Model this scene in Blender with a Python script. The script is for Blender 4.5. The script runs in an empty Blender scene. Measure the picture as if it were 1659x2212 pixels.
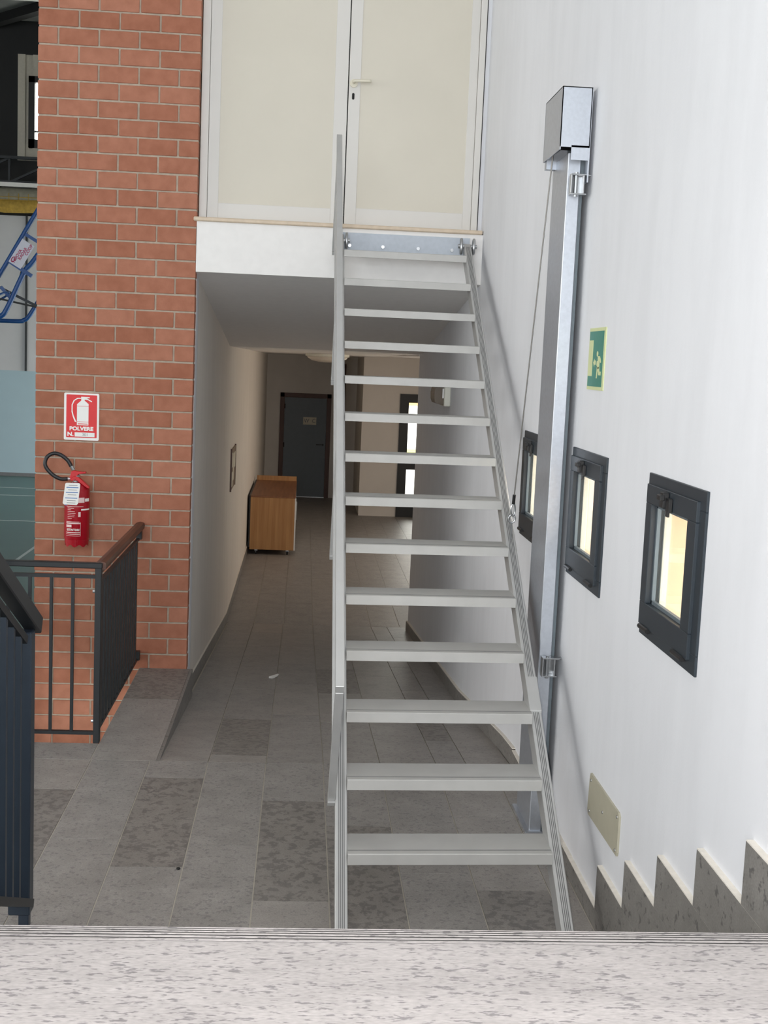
import bpy, bmesh, math, random
from mathutils import Vector, Matrix
random.seed(7)
S = bpy.context.scene
COL = S.collection
PI = math.pi

# ------------------------------------------------------------------ camera
CAMZ = 2.117
YAW, PITCH, ROLL, FPX = 0.06852942, 0.1229528, -0.04248304, 2660.602
def camera():
    c, s = math.cos, math.sin
    f = Vector((s(YAW)*c(PITCH), c(YAW)*c(PITCH), -s(PITCH)))
    r = Vector((c(YAW), -s(YAW), 0))
    d = f.cross(r)
    r2 = c(ROLL)*r + s(ROLL)*d
    d2 = -s(ROLL)*r + c(ROLL)*d
    cd = bpy.data.cameras.new('camera')
    cd.sensor_fit = 'VERTICAL'; cd.sensor_height = 24.0; cd.lens = FPX/2212*24.0
    cd.clip_start = 0.02; cd.clip_end = 400
    o = bpy.data.objects.new('camera', cd); COL.objects.link(o)
    m = Matrix((( r2.x, -d2.x, -f.x, 0), (r2.y, -d2.y, -f.y, 0), (r2.z, -d2.z, -f.z, CAMZ), (0, 0, 0, 1)))
    o.matrix_world = m
    S.camera = o
camera()

# ------------------------------------------------------------------ world, lights, exposure
S.view_settings.view_transform = 'Standard'
S.view_settings.look = 'None'
S.view_settings.gamma = 1.0
S.view_settings.use_curve_mapping = False
S.view_settings.exposure = 0.0
W = bpy.data.worlds.new('world'); S.world = W; W.use_nodes = True
bg = W.node_tree.nodes['Background']
bg.inputs[0].default_value = (1.0, 0.97, 0.92, 1); bg.inputs[1].default_value = 7.0

def area(name, loc, target, sx, sy, power, col):
    l = bpy.data.lights.new(name, 'AREA'); l.shape = 'RECTANGLE'; l.size = sx; l.size_y = sy
    l.energy = power; l.color = col
    o = bpy.data.objects.new(name, l); COL.objects.link(o); o.location = loc
    o.rotation_euler = (Vector(target)-Vector(loc)).to_track_quat('-Z', 'Y').to_euler()
    return o
area('hall_window_daylight', (-15.5, 5.5, 3.4), (0, 6.5, 1.2), 19, 4.4, 1380, (1.0, 0.985, 0.95))
area('stairwell_window_daylight', (-2.0, -3.8, 3.3), (0.6, 8, 1.0), 4.2, 3.0, 300, (0.87, 0.94, 1.0))
area('lobby_window_daylight', (3.5, 16.6, 0.9), (0, 16.6, 0.5), 5.0, 1.7, 66, (1.0, 0.86, 0.72))
fl = bpy.data.lights.new('camera_flash', 'POINT'); fl.energy = 325; fl.shadow_soft_size = 0.02; fl.color = (1, 0.98, 0.95)
flo = bpy.data.objects.new('camera_flash', fl); COL.objects.link(flo); flo.location = (-0.06, 0.0, 2.125)

# ------------------------------------------------------------------ materials
def srgb(r, g, b):
    def f(c):
        c /= 255.0
        return c/12.92 if c <= 0.04045 else ((c+0.055)/1.055)**2.4
    return (f(r), f(g), f(b), 1)
def newmat(name):
    m = bpy.data.materials.new(name); m.use_nodes = True
    nt = m.node_tree; b = nt.nodes['Principled BSDF']
    return m, nt, b
def plain(name, rgb, rough=0.5, metal=0.0, var=0.05, scale=18.0, bump=0.0, bscale=200.0, spec=0.5):
    """colour with a faint cloudy variation and optional fine relief"""
    m, nt, b = newmat(name)
    b.inputs['Roughness'].default_value = rough; b.inputs['Metallic'].default_value = metal
    b.inputs['Specular IOR Level'].default_value = spec
    tc = nt.nodes.new('ShaderNodeTexCoord')
    n = nt.nodes.new('ShaderNodeTexNoise'); n.inputs['Scale'].default_value = scale; n.inputs['Detail'].default_value = 4
    nt.links.new(tc.outputs['Object'], n.inputs['Vector'])
    r = nt.nodes.new('ShaderNodeValToRGB'); c = srgb(*rgb)
    r.color_ramp.elements[0].position = 0.3; r.color_ramp.elements[1].position = 0.7
    r.color_ramp.elements[0].color = tuple(x*(1-var) for x in c[:3])+(1,)
    r.color_ramp.elements[1].color = tuple(min(1, x*(1+var)) for x in c[:3])+(1,)
    nt.links.new(n.outputs['Fac'], r.inputs['Fac']); nt.links.new(r.outputs['Color'], b.inputs['Base Color'])
    if bump:
        n2 = nt.nodes.new('ShaderNodeTexNoise'); n2.inputs['Scale'].default_value = bscale; n2.inputs['Detail'].default_value = 3
        nt.links.new(tc.outputs['Object'], n2.inputs['Vector'])
        bp = nt.nodes.new('ShaderNodeBump'); bp.inputs['Strength'].default_value = bump; bp.inputs['Distance'].default_value = 0.004
        nt.links.new(n2.outputs['Fac'], bp.inputs['Height']); nt.links.new(bp.outputs['Normal'], b.inputs['Normal'])
    return m
def stone(name, rgb, dark=0.55, fleck=0.35, stretch=(1, 1, 1), rough=0.45, fs=26.0, big=False):
    """grey lava stone: mottled ground with darker flecks"""
    m, nt, b = newmat(name)
    b.inputs['Roughness'].default_value = rough; b.inputs['Specular IOR Level'].default_value = 0.35
    tc = nt.nodes.new('ShaderNodeTexCoord')
    oi = nt.nodes.new('ShaderNodeObjectInfo')
    mp = nt.nodes.new('ShaderNodeMapping'); mp.inputs['Scale'].default_value = stretch
    nt.links.new(tc.outputs['Object'], mp.inputs['Vector'])
    off = nt.nodes.new('ShaderNodeVectorMath'); off.operation = 'ADD'
    sc = nt.nodes.new('ShaderNodeMath'); sc.operation = 'MULTIPLY'; sc.inputs[1].default_value = 37.0
    nt.links.new(oi.outputs['Random'], sc.inputs[0])
    nt.links.new(mp.outputs[0], off.inputs[0]); nt.links.new(sc.outputs[0], off.inputs[1])
    n1 = nt.nodes.new('ShaderNodeTexNoise'); n1.inputs['Scale'].default_value = 7; n1.inputs['Detail'].default_value = 6; n1.inputs['Roughness'].default_value = 0.65
    n2 = nt.nodes.new('ShaderNodeTexNoise'); n2.inputs['Scale'].default_value = fs; n2.inputs['Detail'].default_value = 3; n2.inputs['Roughness'].default_value = 0.6
    n3 = nt.nodes.new('ShaderNodeTexNoise'); n3.inputs['Scale'].default_value = 160; n3.inputs['Detail'].default_value = 2
    for n in (n1, n2, n3): nt.links.new(off.outputs[0], n.inputs['Vector'])
    c = srgb(*rgb)
    r1 = nt.nodes.new('ShaderNodeValToRGB')
    r1.color_ramp.elements[0].position = 0.3; r1.color_ramp.elements[1].position = 0.72
    r1.color_ramp.elements[0].color = tuple(x*0.84 for x in c[:3])+(1,); r1.color_ramp.elements[1].color = tuple(x*1.13 for x in c[:3])+(1,)
    nt.links.new(n1.outputs['Fac'], r1.inputs['Fac'])
    r2 = nt.nodes.new('ShaderNodeValToRGB')
    r2.color_ramp.elements[0].position = fleck; r2.color_ramp.elements[1].position = fleck+0.06
    r2.color_ramp.elements[0].color = (dark, dark, dark*1.03, 1); r2.color_ramp.elements[1].color = (1, 1, 1, 1)
    nt.links.new(n2.outputs['Fac'], r2.inputs['Fac'])
    mx = nt.nodes.new('ShaderNodeMix'); mx.data_type = 'RGBA'; mx.blend_type = 'MULTIPLY'; mx.inputs[0].default_value = 1
    nt.links.new(r1.outputs['Color'], mx.inputs[6]); nt.links.new(r2.outputs['Color'], mx.inputs[7])
    r3 = nt.nodes.new('ShaderNodeValToRGB')
    r3.color_ramp.elements[0].position = 0.3; r3.color_ramp.elements[1].position = 0.7
    r3.color_ramp.elements[0].color = (0.86, 0.86, 0.86, 1); r3.color_ramp.elements[1].color = (1.1, 1.1, 1.1, 1)
    nt.links.new(n3.outputs['Fac'], r3.inputs['Fac'])
    m2 = nt.nodes.new('ShaderNodeMix'); m2.data_type = 'RGBA'; m2.blend_type = 'MULTIPLY'; m2.inputs[0].default_value = 1
    nt.links.new(mx.outputs[2], m2.inputs[6]); nt.links.new(r3.outputs['Color'], m2.inputs[7])
    nt.links.new(m2.outputs[2], b.inputs['Base Color'])
    bp = nt.nodes.new('ShaderNodeBump'); bp.inputs['Strength'].default_value = 0.12; bp.inputs['Distance'].default_value = 0.002
    nt.links.new(n3.outputs['Fac'], bp.inputs['Height']); nt.links.new(bp.outputs['Normal'], b.inputs['Normal'])
    return m
def plaster(name, rgb, streak=0.06):
    """white paint with faint vertical trowel streaks and grey scuffs"""
    m, nt, b = newmat(name)
    b.inputs['Roughness'].default_value = 0.75; b.inputs['Specular IOR Level'].default_value = 0.25
    tc = nt.nodes.new('ShaderNodeTexCoord')
    mp = nt.nodes.new('ShaderNodeMapping'); mp.inputs['Scale'].default_value = (1, 2.6, 0.7)
    nt.links.new(tc.outputs['Object'], mp.inputs['Vector'])
    n1 = nt.nodes.new('ShaderNodeTexNoise'); n1.inputs['Scale'].default_value = 2.2; n1.inputs['Detail'].default_value = 7; n1.inputs['Roughness'].default_value = 0.6
    nt.links.new(mp.outputs[0], n1.inputs['Vector'])
    r = nt.nodes.new('ShaderNodeValToRGB'); c = srgb(*rgb)
    r.color_ramp.elements[0].position = 0.33; r.color_ramp.elements[1].position = 0.6
    r.color_ramp.elements[0].color = tuple(x*(1-streak*1.6) for x in c[:3])+(1,)
    r.color_ramp.elements[1].color = c
    nt.links.new(n1.outputs['Fac'], r.inputs['Fac']); nt.links.new(r.outputs['Color'], b.inputs['Base Color'])
    n2 = nt.nodes.new('ShaderNodeTexNoise'); n2.inputs['Scale'].default_value = 120; n2.inputs['Detail'].default_value = 3
    nt.links.new(tc.outputs['Object'], n2.inputs['Vector'])
    bp = nt.nodes.new('ShaderNodeBump'); bp.inputs['Strength'].default_value = 0.12; bp.inputs['Distance'].default_value = 0.003
    nt.links.new(n2.outputs['Fac'], bp.inputs['Height']); nt.links.new(bp.outputs['Normal'], b.inputs['Normal'])
    return m
def brickmat(name):
    m, nt, b = newmat(name)
    b.inputs['Roughness'].default_value = 0.85; b.inputs['Specular IOR Level'].default_value = 0.2
    oi = nt.nodes.new('ShaderNodeObjectInfo'); tc = nt.nodes.new('ShaderNodeTexCoord')
    r = nt.nodes.new('ShaderNodeValToRGB')
    r.color_ramp.elements[0].color = srgb(160, 104, 82); r.color_ramp.elements[1].color = srgb(174, 119, 97)
    nt.links.new(oi.outputs['Random'], r.inputs['Fac'])
    off = nt.nodes.new('ShaderNodeVectorMath'); off.operation = 'ADD'
    sc = nt.nodes.new('ShaderNodeMath'); sc.operation = 'MULTIPLY'; sc.inputs[1].default_value = 51.0
    nt.links.new(oi.outputs['Random'], sc.inputs[0]); nt.links.new(tc.outputs['Object'], off.inputs[0]); nt.links.new(sc.outputs[0], off.inputs[1])
    n = nt.nodes.new('ShaderNodeTexNoise'); n.inputs['Scale'].default_value = 14; n.inputs['Detail'].default_value = 6
    nt.links.new(off.outputs[0], n.inputs['Vector'])
    r2 = nt.nodes.new('ShaderNodeValToRGB')
    r2.color_ramp.elements[0].position = 0.3; r2.color_ramp.elements[1].position = 0.75
    r2.color_ramp.elements[0].color = (0.86, 0.84, 0.82, 1); r2.color_ramp.elements[1].color = (1.08, 1.1, 1.12, 1)
    nt.links.new(n.outputs['Fac'], r2.inputs['Fac'])
    mx = nt.nodes.new('ShaderNodeMix'); mx.data_type = 'RGBA'; mx.blend_type = 'MULTIPLY'; mx.inputs[0].default_value = 1
    nt.links.new(r.outputs['Color'], mx.inputs[6]); nt.links.new(r2.outputs['Color'], mx.inputs[7])
    nt.links.new(mx.outputs[2], b.inputs['Base Color'])
    n2 = nt.nodes.new('ShaderNodeTexNoise'); n2.inputs['Scale'].default_value = 150; n2.inputs['Detail'].default_value = 3
    nt.links.new(off.outputs[0], n2.inputs['Vector'])
    bp = nt.nodes.new('ShaderNodeBump'); bp.inputs['Strength'].default_value = 0.35; bp.inputs['Distance'].default_value = 0.003
    nt.links.new(n2.outputs['Fac'], bp.inputs['Height']); nt.links.new(bp.outputs['Normal'], b.inputs['Normal'])
    return m
def wood(name, c0, c1, axis='Z', scale=1.0, rough=0.45):
    m, nt, b = newmat(name); b.inputs['Roughness'].default_value = rough
    tc = nt.nodes.new('ShaderNodeTexCoord'); mp = nt.nodes.new('ShaderNodeMapping')
    s = {'X': (1.2, 26, 26), 'Y': (26, 1.2, 26), 'Z': (26, 26, 1.2)}[axis]
    mp.inputs['Scale'].default_value = tuple(x*scale for x in s)
    nt.links.new(tc.outputs['Object'], mp.inputs['Vector'])
    n = nt.nodes.new('ShaderNodeTexNoise'); n.inputs['Scale'].default_value = 1.6; n.inputs['Detail'].default_value = 5
    nt.links.new(mp.outputs[0], n.inputs['Vector'])
    r = nt.nodes.new('ShaderNodeValToRGB'); r.color_ramp.elements[0].position = 0.35; r.color_ramp.elements[1].position = 0.68
    r.color_ramp.elements[0].color = srgb(*c0); r.color_ramp.elements[1].color = srgb(*c1)
    nt.links.new(n.outputs['Fac'], r.inputs['Fac']); nt.links.new(r.outputs['Color'], b.inputs['Base Color'])
    return m
def glass(name, tint=(1, 1, 1), ior=1.45):
    m = bpy.data.materials.new(name); m.use_nodes = True; nt = m.node_tree
    for n in list(nt.nodes): nt.nodes.remove(n)
    out = nt.nodes.new('ShaderNodeOutputMaterial'); tr = nt.nodes.new('ShaderNodeBsdfTransparent'); gl = nt.nodes.new('ShaderNodeBsdfGlossy')
    tr.inputs[0].default_value = tint+(1,); gl.inputs['Roughness'].default_value = 0.02
    fr = nt.nodes.new('ShaderNodeFresnel'); fr.inputs[0].default_value = ior
    mul = nt.nodes.new('ShaderNodeMath'); mul.operation = 'MULTIPLY'; mul.inputs[1].default_value = 0.5
    nt.links.new(fr.outputs[0], mul.inputs[0])
    mx = nt.nodes.new('ShaderNodeMixShader')
    nt.links.new(mul.outputs[0], mx.inputs[0]); nt.links.new(tr.outputs[0], mx.inputs[1]); nt.links.new(gl.outputs[0], mx.inputs[2])
    nt.links.new(mx.outputs[0], out.inputs[0])
    return m

M = {}
M['wall'] = plaster('white_plaster', (222, 223, 227), 0.03)
M['wallfar'] = plaster('corridor_plaster', (226, 220, 212), 0.03)
M['soffit'] = plain('soffit_paint', (236, 234, 232), 0.85, var=0.02)
M['brick'] = brickmat('red_brick')
M['mortar'] = plain('grey_mortar', (176, 162, 146), 0.95, var=0.12, scale=30, bump=0.4, bscale=120)
M['tile'] = stone('lava_stone', (150, 146, 142), dark=0.74, fleck=0.38, fs=48)
M['tile2'] = stone('lava_stone_warm', (154, 149, 144), dark=0.74, fleck=0.36, fs=52)
M['tiled'] = stone('lava_stone_mottled', (138, 133, 128), dark=0.70, fleck=0.44, fs=30)
M['landing'] = stone('landing_stone_lit', (178, 172, 170), dark=0.60, fleck=0.37, stretch=(0.36, 1.2, 1), fs=80, rough=0.6)  # same stone as the floor, its colour lightened for the flash
M['grout'] = plain('light_grout', (188, 182, 170), 0.9, var=0.08, scale=40)
M['skirt'] = stone('skirting_stone', (128, 125, 121), fs=34)
M['bead'] = plain('pale_cap', (224, 218, 208), 0.9, var=0.06, scale=40, bump=0.3)  # thin pale strip along the top of the skirting
M['groove'] = plain('groove_dark', (46, 45, 43), 0.9, var=0.1)  # near-flush dark strips between the nosing ribs
M['alu'] = plain('mill_aluminium', (184, 184, 183), 0.45, 0.35, var=0.04, scale=8, bump=0.05)
M['alu2'] = plain('tread_aluminium', (182, 181, 178), 0.55, 0.25, var=0.05, scale=8, bump=0.06)
M['alugroove'] = plain('profile_groove', (104, 104, 104), 0.6, 0.3, var=0.05)
M['galv'] = plain('galvanised_steel', (186, 191, 199), 0.42, 0.85, var=0.05, scale=60)
M['galvplate'] = plain('galvanised_plate', (180, 187, 196), 0.6, 0.25, var=0.04, scale=40)
M['steel'] = plain('zinc_steel', (176, 178, 180), 0.28, 0.9, var=0.06, scale=30)
M['cable'] = plain('wire_rope', (128, 126, 122), 0.5, 0.6, var=0.1, scale=200)
M['door'] = plain('door_white', (212, 209, 204), 0.45, var=0.012, scale=3)
M['doorpanel'] = plain('door_panel_cream', (208, 202, 188), 0.5, var=0.015, scale=3)
M['ivory'] = plain('ivory_plastic', (216, 210, 192), 0.35, var=0.02)
M['marble'] = plain('travertine', (206, 188, 166), 0.5, var=0.07, scale=25)
M['dark'] = plain('black_gap', (18, 17, 17), 0.8, var=0.05)
M['black'] = plain('black_paint', (26, 29, 32), 0.45, 0.0, var=0.06, scale=30)
M['blue_black'] = plain('blue_black_paint', (34, 43, 54), 0.4, var=0.06, scale=12)
M['anthracite'] = plain('anthracite_paint', (38, 46, 53), 0.42, var=0.05, scale=12)
M['anth2'] = plain('anthracite_edge', (96, 106, 112), 0.5, var=0.05)
M['blackplastic'] = plain('black_plastic', (22, 22, 23), 0.4, var=0.05)
M['rubber'] = plain('black_rubber', (28, 28, 31), 0.45, var=0.08, scale=60)
M['woodrail'] = wood('varnished_handrail', (74, 46, 36), (104, 66, 50), 'Y')
M['cab'] = wood('cabinet_oak', (170, 120, 68), (192, 144, 88), 'Z', 0.6)
M['cabtop'] = wood('cabinet_oak_top', (126, 78, 44), (148, 96, 58), 'Y', 0.6)
M['white'] = plain('white_enamel', (236, 235, 232), 0.4, var=0.015)
M['red'] = plain('red_lacquer', (160, 12, 30), 0.25, var=0.04, scale=10)
M['redprint'] = plain('red_print', (216, 30, 34), 0.45, var=0.03)
M['redlever'] = plain('red_lever', (196, 22, 30), 0.35, var=0.04)
M['bluep'] = plain('blue_print', (60, 112, 176), 0.5, var=0.03)
M['greyp'] = plain('grey_print', (120, 122, 126), 0.6, var=0.05)
M['pinkp'] = plain('pale_print', (226, 198, 196), 0.5, var=0.08, scale=120)
M['green'] = plain('green_print', (46, 122, 104), 0.5, var=0.03)
M['lumi'] = plain('pale_luminescent', (204, 210, 160), 0.55, var=0.03)
M['plate'] = plain('cream_plate', (172, 167, 148), 0.5, var=0.03)
M['smoke'] = plain('smoked_cover', (104, 92, 78), 0.25, var=0.06)
M['lampwhite'] = plain('lamp_body', (226, 226, 214), 0.4, var=0.02)
M['opal'] = plain('opal_glass', (222, 214, 202), 0.3, var=0.02)
M['browndoor'] = plain('brown_frame', (86, 58, 48), 0.5, var=0.08, scale=20)
M['greydoor'] = plain('grey_blue_leaf', (112, 122, 130), 0.55, var=0.03)
M['paper'] = plain('paper', (214, 208, 190), 0.7, var=0.04)
M['notice'] = plain('notice_board', (120, 98, 76), 0.7, var=0.35, scale=9)
M['blackframe'] = plain('black_frame', (22, 22, 23), 0.45, var=0.05)
M['glass'] = glass('window_glass', (0.96, 0.98, 0.97))
M['jamb'] = plain('peach_render', (236, 206, 176), 0.85, var=0.05, scale=6)
M['jambw'] = plain('white_render', (244, 240, 228), 0.85, var=0.03)
M['hallfloor'] = plain('green_court', (66, 98, 92), 0.35, var=0.07, scale=1.2)
M['line'] = plain('court_line', (190, 200, 200), 0.6, var=0.03)
M['hallblue'] = plain('pale_blue_paint', (176, 202, 214), 0.7, var=0.02, scale=2)
M['hallwhite'] = plain('pale_grey_paint', (208, 210, 214), 0.7, var=0.03, scale=2)
M['darksteel'] = plain('dark_steel', (46, 50, 54), 0.6, var=0.1, scale=3)
M['blacksteel'] = plain('black_sheet', (24, 25, 26), 0.7, var=0.1, scale=3)
M['corr'] = plain('corrugated_sheet', (190, 184, 170), 0.5, var=0.05)
M['roof'] = plain('roof_deck', (128, 130, 128), 0.7, var=0.15, scale=4)
M['net'] = plain('yellow_net', (178, 146, 64), 0.8, var=0.2, scale=14)
M['netgrey'] = plain('grey_roll', (148, 144, 128), 0.8, var=0.1, scale=10)
M['bluetube'] = plain('blue_tube', (34, 84, 150), 0.3, var=0.05)
M['board'] = plain('sponsor_board', (222, 224, 240), 0.5, var=0.03)
M['magenta'] = plain('magenta_print', (176, 40, 96), 0.5, var=0.03)
M['pave'] = plain('pale_paving', (224, 220, 212), 0.9, var=0.04)
M['grass'] = plain('dry_grass', (168, 176, 70), 0.9, var=0.2, scale=3)
M['tan'] = plain('tan_render', (196, 160, 100), 0.9, var=0.15, scale=1)

# ------------------------------------------------------------------ mesh helpers
class MB:
    def __init__(s): s.v = []; s.f = []; s.m = []; s.mi = 0
    def add(s, vs, fs):
        o = len(s.v); s.v += [tuple(p) for p in vs]
        for f in fs: s.f.append(tuple(i+o for i in f)); s.m.append(s.mi)
        return s
    def box(s, x0, x1, y0, y1, z0, z1):
        if x0 > x1: x0, x1 = x1, x0
        if y0 > y1: y0, y1 = y1, y0
        if z0 > z1: z0, z1 = z1, z0
        return s.add([(x0,y0,z0),(x1,y0,z0),(x1,y1,z0),(x0,y1,z0),(x0,y0,z1),(x1,y0,z1),(x1,y1,z1),(x0,y1,z1)],
                     [(0,3,2,1),(4,5,6,7),(0,1,5,4),(1,2,6,5),(2,3,7,6),(3,0,4,7)])
    def prism(s, pts, a0, a1, axis='y'):
        """closed 2-D outline extruded along an axis. axis x: pts=(y,z); y: pts=(x,z); z: pts=(x,y)"""
        n = len(pts)
        def P(p, a): return {'x': (a, p[0], p[1]), 'y': (p[0], a, p[1]), 'z': (p[0], p[1], a)}[axis]
        vs = [P(p, a0) for p in pts]+[P(p, a1) for p in pts]
        fs = [tuple(range(n)), tuple(range(2*n-1, n-1, -1))]+[(i, i+n, (i+1) % n+n, (i+1) % n) for i in range(n)]
        return s.add(vs, fs)
    def bar(s, p, q, w, h, up=(0,0,1)):
        """rectangular bar from p to q, w sideways, h along up"""
        p, q = Vector(p), Vector(q); d = (q-p).normalized(); u = Vector(up)
        sd = d.cross(u).normalized(); u = sd.cross(d).normalized()
        a, b = sd*w/2, u*h/2
        vs = [p-a-b, p+a-b, p+a+b, p-a+b, q-a-b, q+a-b, q+a+b, q-a+b]
        return s.add(vs, [(0,1,2,3),(7,6,5,4),(0,4,5,1),(1,5,6,2),(2,6,7,3),(3,7,4,0)])
    def tube(s, pts, r, n=10, closed=False):
        pts = [Vector(p) for p in pts]; k = len(pts); rings = []
        t0 = (pts[1]-pts[0]).normalized()
        nrm = t0.orthogonal().normalized()
        for i, p in enumerate(pts):
            if closed: t = (pts[(i+1) % k]-pts[i-1]).normalized()
            else: t = (pts[min(i+1, k-1)]-pts[max(i-1, 0)]).normalized()
            nrm = (nrm-t*nrm.dot(t)).normalized(); b = t.cross(nrm)
            rings.append([p+nrm*(r*math.cos(2*PI*j/n))+b*(r*math.sin(2*PI*j/n)) for j in range(n)])
        vs = [v for rg in rings for v in rg]; fs = []
        for i in range(k if closed else k-1):
            a, c = i*n, ((i+1) % k)*n
            for j in range(n): fs.append((a+j, a+(j+1) % n, c+(j+1) % n, c+j))
        if not closed: fs += [tuple(range(n-1, -1, -1)), tuple((k-1)*n+j for j in range(n))]
        return s.add(vs, fs)
    def lathe(s, prof, c=(0,0,0), n=28):
        """profile [(r,z)] turned about a vertical axis through c"""
        vs = []; fs = []; k = len(prof)
        for r, z in prof:
            for j in range(n): vs.append((c[0]+r*math.cos(2*PI*j/n), c[1]+r*math.sin(2*PI*j/n), c[2]+z))
        for i in range(k-1):
            for j in range(n): fs.append((i*n+j, i*n+(j+1) % n, (i+1)*n+(j+1) % n, (i+1)*n+j))
        fs += [tuple(range(n-1, -1, -1)), tuple((k-1)*n+j for j in range(n))]
        return s.add(vs, fs)
    def build(s, name, mats, parent=None, smooth=False, bevel=0.0):
        me = bpy.data.meshes.new(name); me.from_pydata(s.v, [], s.f)
        if not isinstance(mats, (list, tuple)): mats = [mats]
        for m in mats: me.materials.append(M[m] if isinstance(m, str) else m)
        for p, i in zip(me.polygons, s.m): p.material_index = i
        bm = bmesh.new(); bm.from_mesh(me); bmesh.ops.recalc_face_normals(bm, faces=bm.faces)
        if bevel: bmesh.ops.bevel(bm, geom=bm.edges[:], offset=bevel, segments=1, affect='EDGES', clamp_overlap=True)
        bm.to_mesh(me); bm.free()
        if smooth:
            for p in me.polygons: p.use_smooth = True
        o = bpy.data.objects.new(name, me); COL.objects.link(o)
        if parent: o.parent = parent; o.matrix_parent_inverse = Matrix.Translation(-Vector(parent.location))
        return o
def tag(o, label, cat, group=None, kind=None):
    o['label'] = label
    if cat: o['category'] = cat
    if group: o['group'] = group
    if kind: o['kind'] = kind
    return o
def thing(name, loc, label, cat, group=None):
    o = bpy.data.objects.new(name, None); COL.objects.link(o); o.location = loc; o.empty_display_size = 0.1
    return tag(o, label, cat, group)
def struct(o, label=None):
    o['kind'] = 'structure'
    if label: o['label'] = label
    return o
def sroot(name, loc, label):
    o = bpy.data.objects.new(name, None); COL.objects.link(o); o.location = loc
    return struct(o, label)
def smooth_path(pts, sub=8):
    P = [Vector(p) for p in pts]; out = []
    for i in range(len(P)-1):
        a, b, c, d = P[max(i-1, 0)], P[i], P[i+1], P[min(i+2, len(P)-1)]
        for k in range(sub):
            t = k/sub
            out.append(0.5*((2*b)+(c-a)*t+(2*a-5*b+4*c-d)*t*t+(3*b-a-3*c+d)*t**3))
    out.append(P[-1]); return out
def text_mesh(txt, size, mat, name, parent, place, bold=0.0, sx=1.0, spacing=1.0):
    """flat lettering; place(u,v) gives the world point of a glyph vertex (u right, v up, centred)"""
    cu = bpy.data.curves.new('t', 'FONT'); cu.body = txt; cu.size = size; cu.align_x = 'CENTER'; cu.align_y = 'CENTER'
    cu.offset = bold; cu.resolution_u = 3; cu.space_character = spacing
    ob = bpy.data.objects.new('t', cu); COL.objects.link(ob)
    bpy.context.view_layer.update()
    me = bpy.data.meshes.new_from_object(ob.evaluated_get(bpy.context.evaluated_depsgraph_get()))
    bpy.data.objects.remove(ob); bpy.data.curves.remove(cu)
    for v in me.vertices: v.co = place(v.co.x*sx, v.co.y)
    me.materials.clear(); me.materials.append(M[mat]); me.name = name
    o = bpy.data.objects.new(name, me); COL.objects.link(o)
    if parent: o.parent = parent; o.matrix_parent_inverse = Matrix.Translation(-Vector(parent.location))
    return o

# ================================================================== STRUCTURE
WX = 1.19            # right wall face
WX2 = 1.13           # right wall face further in
LX = -0.725          # corridor left wall face
PY = 8.15            # face of brick pier and of the slab edge
FZ = -0.62           # lower corridor floor
RY0, RY1 = 6.25, 12.45
def rampz(y): return max(FZ, min(0.0, -0.1*(y-RY0)))

# ---- upper floor with slabs
fl_ = MB().box(-2.6, WX, 3.9, RY0, -0.2, -0.004).box(-2.6, -1.04, RY0, 6.52, -0.2, -0.004).box(-1.04, -0.70, RY0, PY, -0.2, -0.004)
floor = struct(fl_.build('floor', 'grout'), 'grey stone slab floor at the foot of the stairs')
def slab(x0, x1, y0, y1, mat, parent, z=None, g=0.0028, t=0.02):
    b = MB(); x0 += g; x1 -= g; y0 += g; y1 -= g
    zz = (lambda y: 0.0) if z is None else z
    b.add([(x0,y0,zz(y0)-t),(x1,y0,zz(y0)-t),(x1,y1,zz(y1)-t),(x0,y1,zz(y1)-t),(x0,y0,zz(y0)),(x1,y0,zz(y0)),(x1,y1,zz(y1)),(x0,y1,zz(y1))],
          [(0,3,2,1),(4,5,6,7),(0,1,5,4),(1,2,6,5),(2,3,7,6),(3,0,4,7)])
    return b.build('tile', mat, parent)
X0 = -1.033
cols = [X0+0.2995*k for k in range(-5, 9)]
joints = {-1: [5.809, 4.72], 0: [5.203], 1: [5.998, 4.914], 2: [5.15], 3: [5.704, 4.608], 4: [5.40, 4.31], 5: [4.886, 5.96], 6: [4.73, 5.55], 7: [4.95, 5.80], -2: [5.4, 4.4], -3: [5.9, 4.8], -4: [5.3], -5: [5.7, 4.6]}
darkt = {(1, 5.998), (3, 5.704), (6, 4.73), (-1, 5.809), (4, 5.40)}
for k in range(-5, 8):
    xa = cols[k+5]; xb = min(cols[k+6], WX-0.022)
    if xb-xa < 0.03: continue
    ys = [RY0]+sorted(joints.get(k, [5.5]), reverse=True)+[3.92]
    for a, b in zip(ys[:-1], ys[1:]):
        mat = 'tiled' if (k, a) in darkt else random.choice(['tile', 'tile', 'tile2'])
        slab(xa, xb, b, a, mat, floor)
slab(-1.04, -0.70, RY0, 7.40, 'tile2', floor); slab(-1.04, -0.70, 7.40, PY, 'tiled', floor)
slab(-2.6, -1.75, RY0, 6.52, 'tile', floor); slab(-1.75, -1.04, RY0, 6.52, 'tile', floor)
# face of the raised edge beside the ramp
MB().prism([(RY0, 0), (PY, 0), (PY, -0.30), (RY0+0.05, -0.10)], -0.7015, -0.684, 'x').build('edge_slab', 'skirt', floor)

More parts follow.
